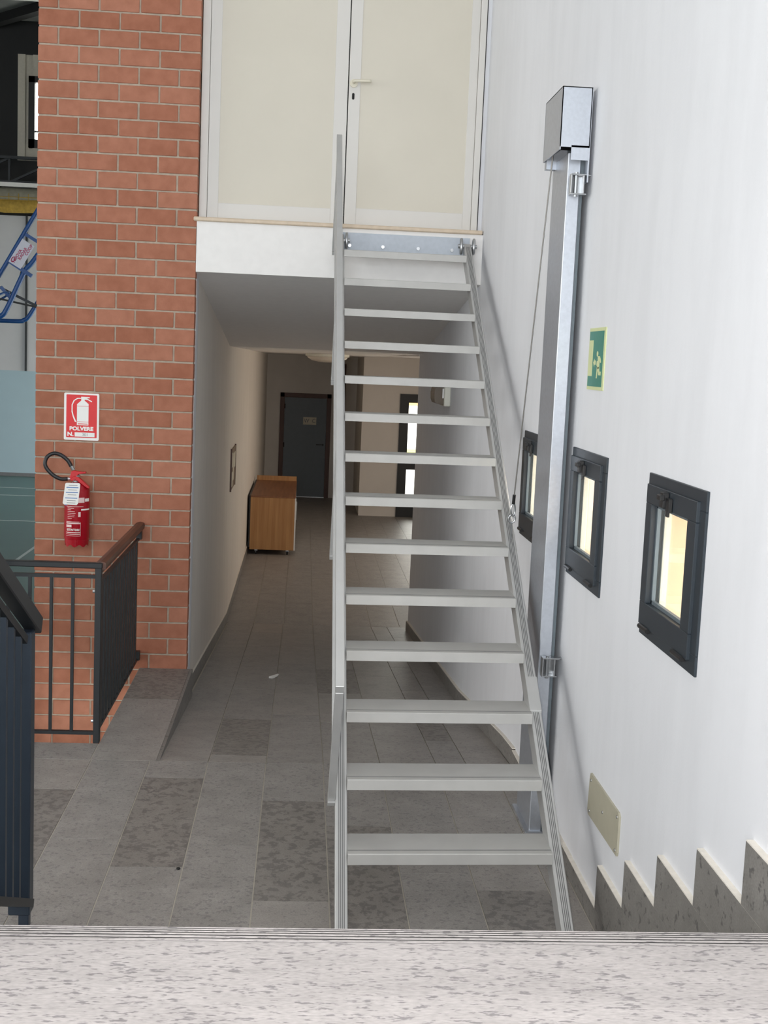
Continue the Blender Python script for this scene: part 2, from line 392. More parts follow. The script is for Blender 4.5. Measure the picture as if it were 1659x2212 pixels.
# ---- ramp with slabs, then the lower corridor floor
rb = MB().prism([(RY0, -0.006), (RY1, FZ-0.006), (RY1, FZ-0.2), (RY0, -0.2)], -0.725, WX, 'x')
ramp = struct(rb.build('floor_ramp', 'grout'), 'grey stone ramp sloping down into the corridor')
rcols = [-0.70, -0.432, -0.1325, 0.167, 0.4665, 0.766, 0.93, 1.17]
rj = {0: [7.66, 9.0, 10.3, 11.5], 1: [6.42, 7.418, 8.5, 9.6, 10.7, 11.7], 2: [7.583, 8.7, 9.75, 10.8, 11.7], 3: [8.41, 7.37, 9.5, 10.6, 11.7], 4: [7.0, 8.1, 9.2, 10.3, 11.4], 5: [6.9, 7.5, 8.6, 9.7, 10.8], 6: [7.3, 8.4, 9.5, 10.6, 11.6]}
for k in range(7):
    ys = [RY0]+sorted(rj[k])+[RY1]
    for a, b in zip(ys[:-1], ys[1:]):
        xb = rcols[k+1] if k < 6 else WX-0.021
        mat = 'tiled' if (k, a) in {(1, 6.42), (5, 6.9), (3, 8.41)} else random.choice(['tile', 'tile', 'tile2'])
        slab(rcols[k], xb, a, b, mat, ramp, z=rampz)
lowf = struct(MB().box(-0.9, 3.7, RY1, 24.2, FZ-0.2, FZ-0.004).build('floor_corridor', 'grout'), 'dark stone floor of the lower corridor')
lc = [-0.73+0.2995*k for k in range(15)]
for k in range(14):
    y = RY1+ (0.5 if k % 2 else 0.0)
    ys = [RY1]+[y+1.09*i for i in range(1, 3)]
    for a, b in zip(ys[:-1], ys[1:]): slab(lc[k], lc[k+1], a, b, random.choice(['tile', 'tile2']), lowf, z=lambda q: FZ)
    slab(lc[k], lc[k+1], ys[-1], 24.1, 'tile', lowf, z=lambda q: FZ, g=0.0012)

# ---- landing in front of the camera and the steps below it
NY, NZ = 2.604, 0.8575
stp = MB()
for n in range(1, 5):
    yn = NY+(5-n)*0.352
    stp.box(-1.0, WX-0.025, 1.0, yn, 0.1715*(n-1)-0.0, 0.1715*n)
steps = struct(stp.build('floor_steps', 'tile'), 'grey stone steps leading down from the landing')
land = struct(MB().box(-1.0, WX-0.022, -4.0, NY-0.066, 0.686, NZ).build('floor_landing', 'landing'), 'flash-lightened flecked stone landing at the bottom edge')
# grooved nosing: ribs with dark grooves between them
nb = MB(); nb.mi = 1; nb.box(-1.0, WX-0.022, NY-0.066, NY, NZ-0.035, NZ-0.0012); nb.mi = 0
ry = NY
for w, g in ((0.0025, 0.0055), (0.003, 0.006), (0.0035, 0.0065), (0.0055, 0.007), (0.0070, 0.007), (0.0085, 0.004)):
    nb.box(-1.0, WX-0.022, ry-w, ry, NZ-0.0013, NZ); ry -= w+g
nb.build('grooved_nosing', ['landing', 'groove'], land)

# ---- right wall with three window openings
WIN = [(3.50, 4.11), (4.71, 5.32), (5.91, 6.52)]
WZ0, WZ1 = 1.22, 1.775
HOLE = [(a+0.05, b-0.075, WZ0+0.05, WZ1-0.05) for a, b in WIN]
def wall_x(b, x0, x1, ys, zs, holes):
    for ya, yb in zip(ys[:-1], ys[1:]):
        for za, zb in zip(zs[:-1], zs[1:]):
            ym, zm = (ya+yb)/2, (za+zb)/2
            if any(h[0] < ym < h[1] and h[2] < zm < h[3] for h in holes): continue
            b.box(x0, x1, ya, yb, za, zb)
wr = MB()
wall_x(wr, WX, WX+0.22, sorted([-4.0, 6.65]+[y for h in HOLE for y in h[:2]]), [-0.9, WZ0+0.05, WZ1-0.05, 6.2], HOLE)
wr.prism([(WX, 6.65), (WX2, 8.15), (WX2, 12.24), (WX+0.22, 12.24), (WX+0.22, 6.65)], -0.9, 6.2, 'z')
wall_right = struct(wr.build('wall_right', 'wall'), 'long white plastered wall with three small windows')
bm = bmesh.new(); bm.from_mesh(wall_right.data); bmesh.ops.remove_doubles(bm, verts=bm.verts, dist=1e-5); bm.to_mesh(wall_right.data); bm.free()
# peach coloured outer reveals of the openings
for (a, b, c, d) in HOLE:
    r = MB(); x0, x1 = WX+0.030, WX+0.225
    r.mi = 0
    r.box(x0+0.022, x1, b-0.012, b+0.0, c, d).box(x0, x1, a, a+0.012, c, d)
    r.mi = 1; r.box(x0, x0+0.022, b-0.014, b+0.0, c, d); r.box(x0, x1, a, b, c, c+0.01); r.mi = 0; r.box(x0, x1, a, b, d-0.01, d)
    r.build('outer_reveal', ['jamb', 'jambw'], wall_right)

# ---- windows
def window(i, y0, y1):
    w = sroot('window_%d' % i, (WX, (y0+y1)/2, WZ0), ['small dark window nearest the landing, right of the other two', 'small dark window just right of the steel column', 'small dark window half hidden behind the steel column'][i-1])
    f = MB()
    xf0, xf1 = WX-0.008, WX+0.034
    t = 0.062
    f.box(xf0, xf1, y0, y1, WZ1-t, WZ1).box(xf0, xf1, y0, y1, WZ0, WZ0+t).box(xf0, xf1, y0, y0+t, WZ0+t, WZ1-t).box(xf0, xf1, y1-t, y1, WZ0+t, WZ1-t)
    f.build('frame', 'anthracite', w, bevel=0.002)
    s0, s1, z0, z1 = y0+0.055, y1-0.018, WZ0+0.038, WZ1-0.036
    o0, o1, p0, p1 = y0+0.138, y1-0.082, WZ0+0.118, WZ1-0.100
    xs0, xs1 = WX-0.018, WX+0.030
    s = MB()
    s.box(xs0, xs1, s0, s1, p1, z1).box(xs0, xs1, s0, s1, z0, p0).box(xs0, xs1, s0, o0, p0, p1).box(xs0, xs1, o1, s1, p0, p1)
    sash = s.build('sash', 'anthracite', w, bevel=0.002)
    g = MB(); q = 0.012
    g.box(WX+0.002, WX+0.014, o0, o0+q, p0, p1).box(WX+0.002, WX+0.014, o1-q, o1, p0, p1).box(WX+0.002, WX+0.014, o0, o1, p0, p0+q).box(WX+0.002, WX+0.014, o0, o1, p1-q, p1)
    g.build('glazing_bead', 'anth2', sash)
    MB().box(WX+0.016, WX+0.020, o0, o1, p0, p1).build('pane', 'glass', sash)
    yc = (s0+s1)/2+0.02
    l = MB()
    l.box(xs0-0.012, xs0, yc-0.05, yc-0.012, z1-0.065, z1-0.02).box(xs0-0.02, xs0, yc-0.008, yc+0.03, z1-0.055, z1-0.005)
    l.box(xs0-0.034, xs0-0.018, yc-0.022, yc+0.018, z1-0.03, z1-0.012).box(xs0-0.008, xs0, yc-0.026, yc-0.0, z1-0.082, z1-0.06)
    l.build('latch', 'blackplastic', w, bevel=0.002)
    for ya in (s0+0.03, s1-0.13):
        MB().tube([(xs0-0.003, ya, z0-0.004), (xs0-0.003, ya+0.10, z0-0.004)], 0.009, 8).build('hinge', 'blackplastic', w)
window(1, *WIN[0]); window(2, *WIN[1]); window(3, *WIN[2])

# ---- stone skirting on the right wall: flat run, stepped blocks, ramp run
bs = sroot('baseboard_right', (WX, 4.4, 0), 'stepped grey stone skirting along the white right wall')
def skblock(y0, y1, z0, z1, name='skirting_block'):
    o = MB().box(WX-0.02, WX, y0, y1, z0, z1).build(name, 'skirt', bs)
    MB().box(WX-0.019, WX, y0, y1, z1, z1+0.004).build('pale_cap', 'bead', o)
skblock(4.9, RY0+0.06, 0, 0.076); skblock(3.7, 4.9, 0, 0.074)
for n in range(1, 6):
    e = 4.41-0.361*(n-1)
    skblock(e-0.62, e, 0.075+0.1715*(n-1), 0.0735+0.1715*n)
skblock(-4, 2.345, 0.8575, 0.932)
def sloped(parent, x0, x1, ya, yb, h, name='skirting_block', mat='skirt', x0b=None, x1b=None, base=0.0):
    x0b = x0 if x0b is None else x0b; x1b = x1 if x1b is None else x1b
    b = MB(); za, zb = rampz(ya)+base, rampz(yb)+base
    b.add([(x0,ya,za-0.01),(x1,ya,za-0.01),(x1b,yb,zb-0.01),(x0b,yb,zb-0.01),(x0,ya,za+h),(x1,ya,za+h),(x1b,yb,zb+h),(x0b,yb,zb+h)],
          [(0,3,2,1),(4,5,6,7),(0,1,5,4),(1,2,6,5),(2,3,7,6),(3,0,4,7)])
    return b.build(name, mat, parent)
def wx_at(y): return WX if y < 6.65 else (WX2 if y > 8.15 else WX+(WX2-WX)*(y-6.65)/1.5)
yy = [RY0+0.06, 6.65, 7.4, 8.15, 9.2, 10.3, 11.4, 12.24]
for a, b in zip(yy[:-1], yy[1:]):
    xa, xb_ = wx_at(a), wx_at(b)
    s_ = sloped(bs, xa-0.02, xa, a, b, 0.09, x0b=xb_-0.02, x1b=xb_)
    sloped(s_, xa-0.017, xa, a, b, 0.006, 'pale_cap', 'bead', x0b=xb_-0.017, x1b=xb_, base=0.09)

# ---- corridor left wall and its skirting
wall_left = struct(MB().box(LX-0.3, LX, PY+0.26, 24.2, -1.2, 3.2).build('wall_left', 'wallfar'), 'pale plastered left wall of the lower corridor')
MB().box(LX-0.012, LX, PY+0.10, PY+0.27, -1.1, 2.95).build('plaster_return', 'wall', wall_left)
bl = sroot('baseboard_left', (LX, 9, 0), 'dark stone skirting along the left corridor wall')
yy = [PY, 9.2, 10.3, 11.4, RY1, 13.6, 14.7, 15.8, 16.8, 18, 19.5, 21, 22.5, 24.05]
for a, b in zip(yy[:-1], yy[1:]):
    s_ = sloped(bl, LX, LX+0.014, a+0.001, b-0.001, 0.10)
    sloped(s_, LX, LX+0.012, a, b, 0.006, 'pale_cap', 'bead', base=0.10)

# ---- brick pier: every brick its own piece
PX0, PX1 = -1.737, -0.727
pier = struct(MB().box(PX0+0.004, PX1-0.002, PY+0.008, PY+0.30, -1.03, 5.0).build('wall_brick', 'mortar'), 'red brick pier with pale mortar joints')
CH, J = 0.1083, 0.0115
bmesh_cache = {}
def brick(x0, x1, z):
    w = round(x1-x0, 4)
    if w not in bmesh_cache:
        o = MB().box(0, w, 0, 0.10, 0, CH-J).build('brick', 'brick', None, bevel=0.0025)
        bmesh_cache[w] = o.data
    else:
        o = bpy.data.objects.new('brick', bmesh_cache[w]); COL.objects.link(o)
    o.parent = pier
    o.location = (x0+random.uniform(-.0012, .0012), PY+random.uniform(-.0015, .0015), z+random.uniform(-.001, .001))
    o.rotation_euler = (random.uniform(-.004, .004), random.uniform(-.003, .003), random.uniform(-.004, .004))
pw = (PX1-PX0)/4.0
z = -1.03; row = 0
ztop = 4.209-CH*0  # a bed joint seen in the photograph
nrow = int((4.209+1.03)/CH)+1
z = 4.209-nrow*CH+J/2
while z < 5.0-CH:
    if row % 2 == 0:
        for k in range(4): brick(PX0+k*pw+(J/2 if k else 0), PX0+(k+1)*pw-(J/2 if k < 3 else 0), z)
    else:
        h = pw*0.49
        brick(PX0, PX0+h-J/2, z)
        for k in range(3): brick(PX0+h+k*pw+J/2, PX0+h+(k+1)*pw-J/2, z)
        brick(PX0+h+3*pw+J/2, PX1, z)
    z += CH; row += 1

# ---- slab edge, sloping soffit and flat ceiling over the corridor
sl = MB()
CX1 = 1.12
sl.prism([(PY, 2.63), (PY, 2.95), (24.2, 2.95), (24.2, 2.14), (12.0, 2.185)], LX, CX1+0.011, 'x')
ceil_ = struct(sl.build('ceiling', 'soffit'), 'white slab edge and sloping soffit over the corridor')
MB().box(CX1, 3.9, 12.24, 24.2, 2.165, 2.4).build('lobby_ceiling', 'soffit', ceil_)
struct(MB().box(LX-0.02, CX1+0.004, PY-0.022, PY+0.22, 2.95, 2.977).build('trim_1', 'marble', bevel=0.006), 'thin travertine threshold under the upper double door')

# ---- upper double door
d1 = sroot('door_1', (0.2, PY+0.10, 2.977), 'tall white double door above the corridor at the stair head')
DY = PY+0.10; DZ0, DZ1 = 2.978, 5.15
fr = MB(); fr.box(-0.722, -0.672, DY-0.012, DY+0.08, DZ0, DZ1).box(1.058, 1.098, DY-0.012, DY+0.08, DZ0, DZ1).box(-0.722, 1.098, DY-0.012, DY+0.08, DZ1, DZ1+0.06)
fr.build('door_frame', 'door', d1, bevel=0.002)
MB().box(1.098, 1.104, DY-0.004, DY+0.06, DZ0, DZ1).build('frame_gap', 'dark', d1)
def leaf(x0, x1, st0, st1, br):
    b = MB()
    b.box(x0, x0+st0, DY, DY+0.045, DZ0+0.004, DZ1-0.004).box(x1-st1, x1, DY, DY+0.045, DZ0+0.004, DZ1-0.004)
    b.box(x0+st0, x1-st1, DY, DY+0.045, DZ0+0.004, DZ0+br).box(x0+st0, x1-st1, DY, DY+0.045, DZ1-0.12, DZ1-0.004)
    o = b.build('leaf', 'door', d1, bevel=0.0015)
    MB().box(x0+st0, x1-st1, DY+0.004, DY+0.04, DZ0+br, DZ1-0.12).build('panel', 'doorpanel', o)
    return o
leaf(-0.670, 0.215, 0.07, 0.085, 0.105)
rl = leaf(0.222, 1.056, 0.075, 0.055, 0.115)
MB().box(0.2155, 0.2215, DY+0.003, DY+0.02, DZ0, DZ1).build('meeting_gap', 'dark', d1)
hd = MB(); hc = (0.252, 3.885)
hd.tube([(hc[0], DY, hc[1]-0.005), (hc[0], DY-0.012, hc[1]-0.005)], 0.026, 16)
h_ = hd.build('handle_rose', 'ivory', d1)
MB().tube(smooth_path([(hc[0], DY-0.008, hc[1]), (hc[0], DY-0.045, hc[1]), (hc[0]+0.02, DY-0.055, hc[1]+0.002), (hc[0]+0.11, DY-0.055, hc[1]+0.004)], 5), 0.010, 10).build('handle_lever', 'ivory', h_, smooth=True)
kz = 3.80
MB().prism([(0.252+0.009*math.cos(a)*0.9, kz+0.012*(1 if math.sin(a) > 0 else -1)+0.009*math.sin(a)) for a in [2*PI*(i+.5)/16 for i in range(16)]], DY-0.0015, DY+0.001, 'y').build('keyhole', 'dark', d1)
# wall around the upper door
uw = MB()
uw.box(1.102, WX, DY, DY+0.12, 2.55, 6.2).box(LX-1.0, LX, PY+0.3, PY+0.4, 2.9, 6.2).box(LX, 1.11, DY, DY+0.1, DZ1+0.06, 6.2).box(LX-1.01, LX+0.005, PY, PY+0.3, 5.0, 6.2)
struct(uw.build('wall_upper', 'wall'), 'white wall around the upper double door')

# ---- far end of the corridor
FY, NYB = 24.05, 21.48
struct(MB().box(LX-0.1, 1.06, FY, FY+0.15, FZ-0.2, 2.3).build('wall_far', 'wallfar'), 'dim plastered wall at the end of the corridor with the grey door')
nw = MB(); nw.box(1.02, 1.70, NYB, NYB+0.15, FZ-0.2, 2.3).box(1.70, 3.7, NYB, NYB+0.15, 1.54, 2.3).box(2.62, 3.7, NYB, NYB+0.15, FZ-0.2, 1.54).box(1.02, 1.10, NYB+0.15, FY, FZ-0.2, 2.3)
struct(nw.build('wall_lobby', 'wallfar'), 'beige wall beside the dark glazed door')
lw = MB(); wall_x(lw, 3.55, 3.75, [12.0, 13.9, 19.3, 24.2], [FZ-0.2, 0.05, 1.85, 2.4], [])
struct(lw.build('wall_lobby_side', 'wallfar'), 'side wall of the lobby')
struct(MB().box(WX+0.2, 3.75, 12.1, 12.24, FZ-0.2, 2.4).build('wall_lobby_near', 'wallfar'), 'near wall of the lobby')

# grey door marked WC
d2 = sroot('door_2', (0.05, FY, FZ), 'grey door marked WC in a brown frame at the corridor end')
x0, x1, zt = -0.455, 0.535, 1.405
f = MB(); f.box(x0, x0+0.085, FY-0.03, FY+0.02, FZ, zt).box(x1-0.085, x1, FY-0.03, FY+0.02, FZ, zt).box(x0, x1, FY-0.03, FY+0.02, zt-0.085, zt)
f.build('door_frame', 'browndoor', d2, bevel=0.004)
lf = MB().box(x0+0.087, x1-0.087, FY-0.012, FY+0.03, FZ+0.008, zt-0.087).build('leaf', 'greydoor', d2)
for zz in (1.10, 0.35, -0.35): MB().tube([(x0+0.092, FY-0.016, zz), (x0+0.092, FY-0.016, zz+0.09)], 0.01, 8).build('hinge', 'blackframe', d2)
MB().box(x0+0.085, x1-0.085, FY-0.02, FY-0.006, FZ, FZ+0.012).build('threshold_strip', 'steel', d2)
hb = MB().tube([(x1-0.14, FY-0.012, 0.42), (x1-0.14, FY-0.05, 0.42)], 0.02, 10).build('handle_rose', 'blackframe', d2)
MB().box(x1-0.27, x1-0.13, FY-0.062, FY-0.045, 0.41, 0.43).build('handle_lever', 'blackframe', hb)
pl = MB().box(0.0, 0.255, FY-0.018, FY-0.012, 0.80, 0.945).build('door_plate', 'paper', d2)
text_mesh('W  C', 0.115, 'greyp', 'lettering', pl, lambda u, v: (0.127+u, FY-0.0195, 0.872+v), 0.0, 0.85)

# dark second door in the recess
d5 = sroot('door_4', (0.93, FY, FZ), 'narrow brown door frame in the corner of the recess')
MB().box(0.72, 0.80, FY-0.03, FY+0.01, FZ, 2.0).build('door_frame', 'browndoor', d5, bevel=0.004)

# glazed entrance door
d3 = sroot('door_3', (2.1, NYB, FZ), 'black framed glass door letting in daylight')
g = MB()
gx0, gx1, gz1 = 1.675, 2.64, 1.54
ya, yb = NYB-0.03, NYB+0.05
g.box(gx0, gx0+0.155, ya, yb, FZ, gz1).box(gx1-0.155, gx1, ya, yb, FZ, gz1).box(gx0+0.155, gx1-0.155, ya, yb, 1.39, gz1)
g.box(gx0+0.155, gx1-0.155, ya, yb, 0.222, 0.36).box(gx0+0.155, gx1-0.155, ya, yb, FZ, -0.37)
g.build('door_frame', 'blackframe', d3)
MB().box(gx0+0.155, gx1-0.155, NYB+0.005, NYB+0.012, 0.36, 1.39).build('pane', 'glass', d3)
MB().box(gx0+0.155, gx1-0.155, NYB+0.005, NYB+0.012, -0.37, 0.222).build('pane', 'glass', d3)

# ---- outdoors beyond the glass door
struct(MB().box(1.1, 40, NYB+0.2, 95, FZ-0.22, FZ-0.08).box(3.8, 40, -8, NYB+0.2, FZ-0.22, FZ-0.08).box(WX+0.3, 3.8, -8, 12.0, FZ-0.22, FZ-0.08).build('ground', 'pave'), 'sunlit pale paving outdoors beyond the glass door')  # paving beside the right wall is unseen, added to bounce light into the reveals
tag(MB().box(1.2, 38, 32.5, 39, FZ-0.09, FZ-0.05).build('lawn', 'grass'), 'strip of dry yellow-green grass outside the glass door', 'grass', kind='stuff')
gw = thing('garden_wall', (10, 78, FZ), 'low tan wall seen far off through the glass door', 'wall')
MB().box(4, 24, 78, 78.4, FZ-0.1, 0.35).build('wall_body', 'tan', gw); MB().box(3.9, 24.1, 77.9, 78.5, 0.35, 0.5).build('coping', 'pave', gw)

# ---- sports hall on the left
HZ = -1.03
hf = struct(MB().box(-17, 0, -4.5, 30.3, HZ-0.2, HZ).build('floor_hall', 'hallfloor'), 'green sports hall floor with white court lines')
def cline(p, q, w=0.05):
    MB().bar((p[0], p[1], HZ+0.0015), (q[0], q[1], HZ+0.0015), w, 0.003).build('court_line', 'line', hf)
cline((-4.131, 12), (-4.131, 29)); 
for yl in (27.5, 26.1, 22.3): cline((-16, yl), (-4.3, yl), 0.05)
hw = MB()
hw.mi = 0; hw.box(-17, 0, 30.0, 30.3, HZ, 1.49)
hw.mi = 1; hw.box(-17, 0, 30.0, 30.3, 1.49, 5.1)
hw.mi = 2; hw.box(-17, 0, 30.0, 30.3, 5.1, 6.37); hw.box(-17, -6.85, 30.0, 30.3, 6.37, 10.6); hw.box(-6.85, 0, 30.0, 30.3, 8.76, 10.6)
hw.mi = 3; hw.box(-17, 0, 29.97, 30.0, HZ, HZ+0.08)
wall_hall = struct(hw.build('wall_hall', ['hallblue', 'hallwhite', 'blacksteel', 'greyp']), 'far wall of the sports hall, pale blue below and dark above')
WHX0, WHX1, WHZ0, WHZ1 = -6.59, -5.3, 6.66, 8.27
k = 0
xx = -6.85
while xx < -0.2:
    w_ = 0.17
    dep = 0.0 if k % 2 == 0 else 0.05
    for za, zb in ((6.37, WHZ0), (WHZ0, WHZ1), (WHZ1, 8.76)):
        if za == WHZ0 and xx+w_ > WHX0+0.02 and xx < WHX1-0.02: continue
        MB().box(xx, xx+w_, 30.0+dep, 30.2, za, zb).build('corrugated_rib', 'corr', wall_hall)
    if za and xx+w_ > WHX0+0.02 and xx < WHX0: MB().box(xx, WHX0, 30.0+dep, 30.2, WHZ0, WHZ1).build('corrugated_rib', 'corr', wall_hall)
    xx += w_; k += 1
w4 = sroot('window_4', (-5.95, 30, WHZ0), 'bright high window in the sports hall wall')
f = MB(); t = 0.14
f.box(WHX0, WHX0+t, 29.93, 30.06, WHZ0, WHZ1).box(WHX1-t, WHX1, 29.93, 30.06, WHZ0, WHZ1).box(WHX0, WHX1, 29.93, 30.06, WHZ1-t, WHZ1).box(WHX0, WHX1, 29.93, 30.06, WHZ0, WHZ0+0.19)
f.build('window_frame', 'blackframe', w4)
MB().box(WHX0+t, WHX1-t, 30.0, 30.01, WHZ0+0.19, WHZ1-t).build('pane', 'glass', w4)
MB().box(WHX0+t, WHX1-t, 29.98, 30.02, 7.02, 7.05).build('glazing_bar', 'blackframe', w4)
# hall shell: side, rear and roof
hs = MB(); hs.box(-17.3, -17, -4.5, 30.3, HZ-0.2, 10.6)
struct(hs.build('wall_hall_side', 'hallwhite'), 'side wall of the sports hall')
struct(MB().box(-17.3, 1.6, -4.7, -4.4, HZ-0.2, 10.6).build('wall_rear', 'wall'), 'wall behind the landing')
struct(MB().box(-17.3, 1.6, -4.7, 30.3, 9.5, 9.7).build('ceiling_hall', 'roof'), 'corrugated roof deck of the sports hall')
struct(MB().box(-0.74, -0.5, 8.5, 30.3, 2.96, 10).build('wall_hall_right', 'hallwhite'), 'side wall between the sports hall and the rooms')
struct(MB().box(-2.0, WX+0.34, -4.4, PY+0.5, 6.2, 6.35).build('ceiling_stairwell', 'soffit'), 'white ceiling high above the stairs')

# roof beam, lattice girder, white beam, rolled net
t_ = thing('roof_beam', (-6.9, 26.5, 9.4), 'dark sloping roof beam at the top left', 'beam')
MB().bar((-7.6, 30.0, 9.40), (-5.6, 27.9, 9.40), 0.10, 0.2).build('web', 'blacksteel', t_)
MB().bar((-7.6, 30.0, 9.29), (-5.6, 27.9, 9.29), 0.22, 0.03).build('flange', 'blacksteel', t_)
t_ = thing('roof_light_strip', (-6.4, 27, 9.9), 'pale strip just under the hall roof', 'light strip')
MB().box(-7.4, -5.4, 27.5, 27.7, 9.34, 9.40).build('strip', 'white', t_); MB().box(-7.4, -5.4, 27.45, 27.75, 9.40, 9.5).build('housing', 'darksteel', t_)
gd = thing('lattice_girder', (-7, 29.6, 5.8), 'dark lattice girder along the hall wall above the rolled net', 'girder')
MB().box(-11, -4, 29.5, 29.62, 6.33, 6.39).build('top_chord', 'darksteel', gd)
MB().box(-11, -4, 29.5, 29.62, 5.79, 5.84).build('bottom_chord', 'darksteel', gd)
for i in range(4):
    xa = -6.93-1.1*i+1.1
    MB().bar((xa, 29.56, 5.80), (xa, 29.56, 6.37), 0.05, 0.05, (0, 1, 0)).build('post', 'darksteel', gd)
    MB().bar((xa, 29.56, 6.35), (xa-1.05, 29.56, 5.82), 0.05, 0.05, (0, 1, 0)).build('diagonal', 'darksteel', gd)
MB().box(-11, -4, 29.40, 29.66, 5.69, 5.785).build('white_flange', 'white', gd)
nr = thing('rolled_net', (-7, 29.45, 5.1), 'yellow protective net rolled up under the white beam', 'net')
MB().tube([(-11, 29.5, 5.48), (-9, 29.5, 5.47), (-7, 29.5, 5.48), (-4, 29.5, 5.49)], 0.19, 12).build('roll', 'netgrey', nr, smooth=True)
sag = [(-11+0.5*i, 29.46, 5.29-0.03*math.sin(i*1.7)) for i in range(15)]
MB().tube(sag, 0.17, 10).build('net_bundle', 'net', nr, smooth=True)
for i in range(12):
    xa = -8.2+0.22*i
    MB().tube([(xa, 29.5+0.20*math.cos(a), 5.47+0.20*math.sin(a)) for a in [PI+PI*j/6-0.3 for j in range(8)]], 0.008, 5).build('cord', 'net', nr)
for i in range(3): MB().tube([(-11, 29.5+0.2*math.cos(a), 5.47+0.2*math.sin(a)), (-4, 29.5+0.2*math.cos(a), 5.48+0.2*math.sin(a))], 0.008, 5).build('cord', 'net', nr) if (a := PI+0.15+0.35*i) else None
MB().box(-6.64, -6.60, 29.94, 30.0, 1.49, 5.1).build('wall_conduit', 'darksteel', wall_hall)

# folding basketball frame of blue tubes
bk = thing('basketball_frame', (-5.5, 24, 2.5), 'blue tubular folding basketball frame hanging left of the brick pier', 'frame')
Y = 24.0
def tb(name, pts, r=0.042, mat='bluetube', sm=True): return MB().tube(smooth_path(pts, 6) if sm and len(pts) > 2 else pts, r, 10).build(name, mat, bk, smooth=True)
tb('main_tube', [(-4.7, Y, 5.30), (-5.155, Y, 4.528), (-5.79, Y, 3.412), (-6.5, Y, 2.2)])
tb('main_tube', [(-4.6, Y+.05, 4.55), (-5.16, Y+.05, 3.72), (-5.36, Y+.05, 3.46), (-5.66, Y+.05, 2.80), (-5.80, Y+.05, 2.62), (-6.1, Y+.05, 2.52)], 0.048)
tb('loop_tube', [(-6.6, Y+.5, 2.555), (-5.60, Y+.5, 2.555), (-5.46, Y+.5, 2.58), (-5.36, Y+.5, 2.66), (-5.16, Y+.5, 2.99), (-4.7, Y+.5, 3.75)])
MB().bar((-5.34, Y, 4.18), (-4.9, Y, 3.93), 0.05, 0.06).build('cross_bar', 'bluetube', bk)
MB().bar((-5.64, Y, 3.67), (-5.2, Y, 3.40), 0.05, 0.07).build('cross_bar', 'bluetube', bk)
MB().bar((-5.40, Y+.06, 3.50), (-5.56, Y+.3, 3.08), 0.03, 0.03).build('strut', 'blackframe', bk)
MB().bar((-6.3, Y+.2, 3.38), (-5.20, Y+.45, 2.86), 0.05, 0.05).build('strut', 'blue_black', bk)
MB().bar((-6.2, Y+.25, 3.02), (-5.20, Y+.45, 2.84), 0.03, 0.035).build('strut', 'blackframe', bk)
MB().bar((-5.80, Y+.1, 3.18), (-5.60, Y+.1, 2.96), 0.04, 0.06).build('strut', 'bluetube', bk)
tb('hoop', [(-5.85+0.2*math.cos(a), Y+.1+0.3*math.sin(a), 2.97+0.12*math.cos(a)) for a in [2*PI*i/14 for i in range(15)]], 0.02, sm=False)
bd_c = Vector((-5.385, Y-0.05, 3.80)); ang = math.radians(59.5)
ux, uz = Vector((math.cos(ang), 0, math.sin(ang))), Vector((-math.sin(ang), 0, math.cos(ang)))
def bp_(u, v, dy=0): return bd_c+ux*u+uz*v+Vector((0, dy, 0))
b = MB(); b.add([bp_(-.25, -.13), bp_(.25, -.13), bp_(.25, .13), bp_(-.25, .13), bp_(-.25, -.13, .02), bp_(.25, -.13, .02), bp_(.25, .13, .02), bp_(-.25, .13, .02)], [(0,1,2,3),(7,6,5,4),(0,4,5,1),(1,5,6,2),(2,6,7,3),(3,7,4,0)])
bo = b.build('sponsor_board', 'board', bk)
for s_, u0, v0 in (('NUOVA', -0.075, 0.045), ('RADAR', 0.015, -0.02), ('COOP', 0.135, -0.08)):
    text_mesh(s_, 0.078, 'magenta', 'lettering', bo, (lambda u0, v0: lambda u, v: bp_(u0+u, v0+v, -0.003))(u0, v0), 0.002, 1.0)
MB().tube([bp_(-0.17+0.05*math.cos(a), 0.075+0.03*math.sin(a), -0.006) for a in [2*PI*i/14 for i in range(14)]], 0.008, 5, closed=True).build('emblem', 'magenta', bo)

# ================================================================== THINGS
# ---- aluminium stair with folding handrail
st = thing('metal_stair', (0.63, 4.3, 0), 'steep grey aluminium stair with open treads leading up to the white double door', 'stairs')
SK = 0.041
TY, TZ, RUN, RISE = 7.8975, 2.7527, 0.2695, 0.1935
SLOPE = RISE/RUN
dy_, dz_ = RUN/math.hypot(RUN, RISE), RISE/math.hypot(RUN, RISE)      # along the stair
ny_, nz_ = dz_, -dy_                                                  # towards its underside
XL0, XL1, XR0, XR1 = 0.1755, 0.2213, 1.003, 1.050
def lip(k): return TY-RUN*k, TZ-RISE*k
def stringer(xa, xb, shift):
    ylo, zlo = lip(13); tlo = (zlo)/dz_
    y0_, z0_ = ylo-dy_*tlo+shift, 0.0
    ytop, ztop = lip(0)
    D = 0.086
    y1_ = PY-0.022; z1_ = (y1_-shift-ylo)*SLOPE+zlo
    out = [(y0_-0.0, 0.0), (y1_, z1_), (y1_, z1_-D/dy_), (y0_+D/dz_, 0.0)]
    o = MB().prism(out, xa, xb, 'x').build('stringer', 'alu', st, bevel=0.003)
    w = xb-xa
    gr = MB()
    for u in (0.30, 0.45, 0.60, 0.74):
        xc = xa+w*u
        gr.bar((xc, y0_+0.03-0.0004*ny_, 0.03*SLOPE+0.0004), (xc, y1_-0.03, z1_-0.03*SLOPE+0.0004), 0.0026, 0.0016, (0, -dz_, dy_))
    gr.build('profile_groove', 'alugroove', o)
    return o
stringer(XL0, XL1, SK*0.2)
rs = stringer(XR0, XR1, SK*1.05)
def shx(p): return (p[0], p[1]+SK*p[0], p[2])
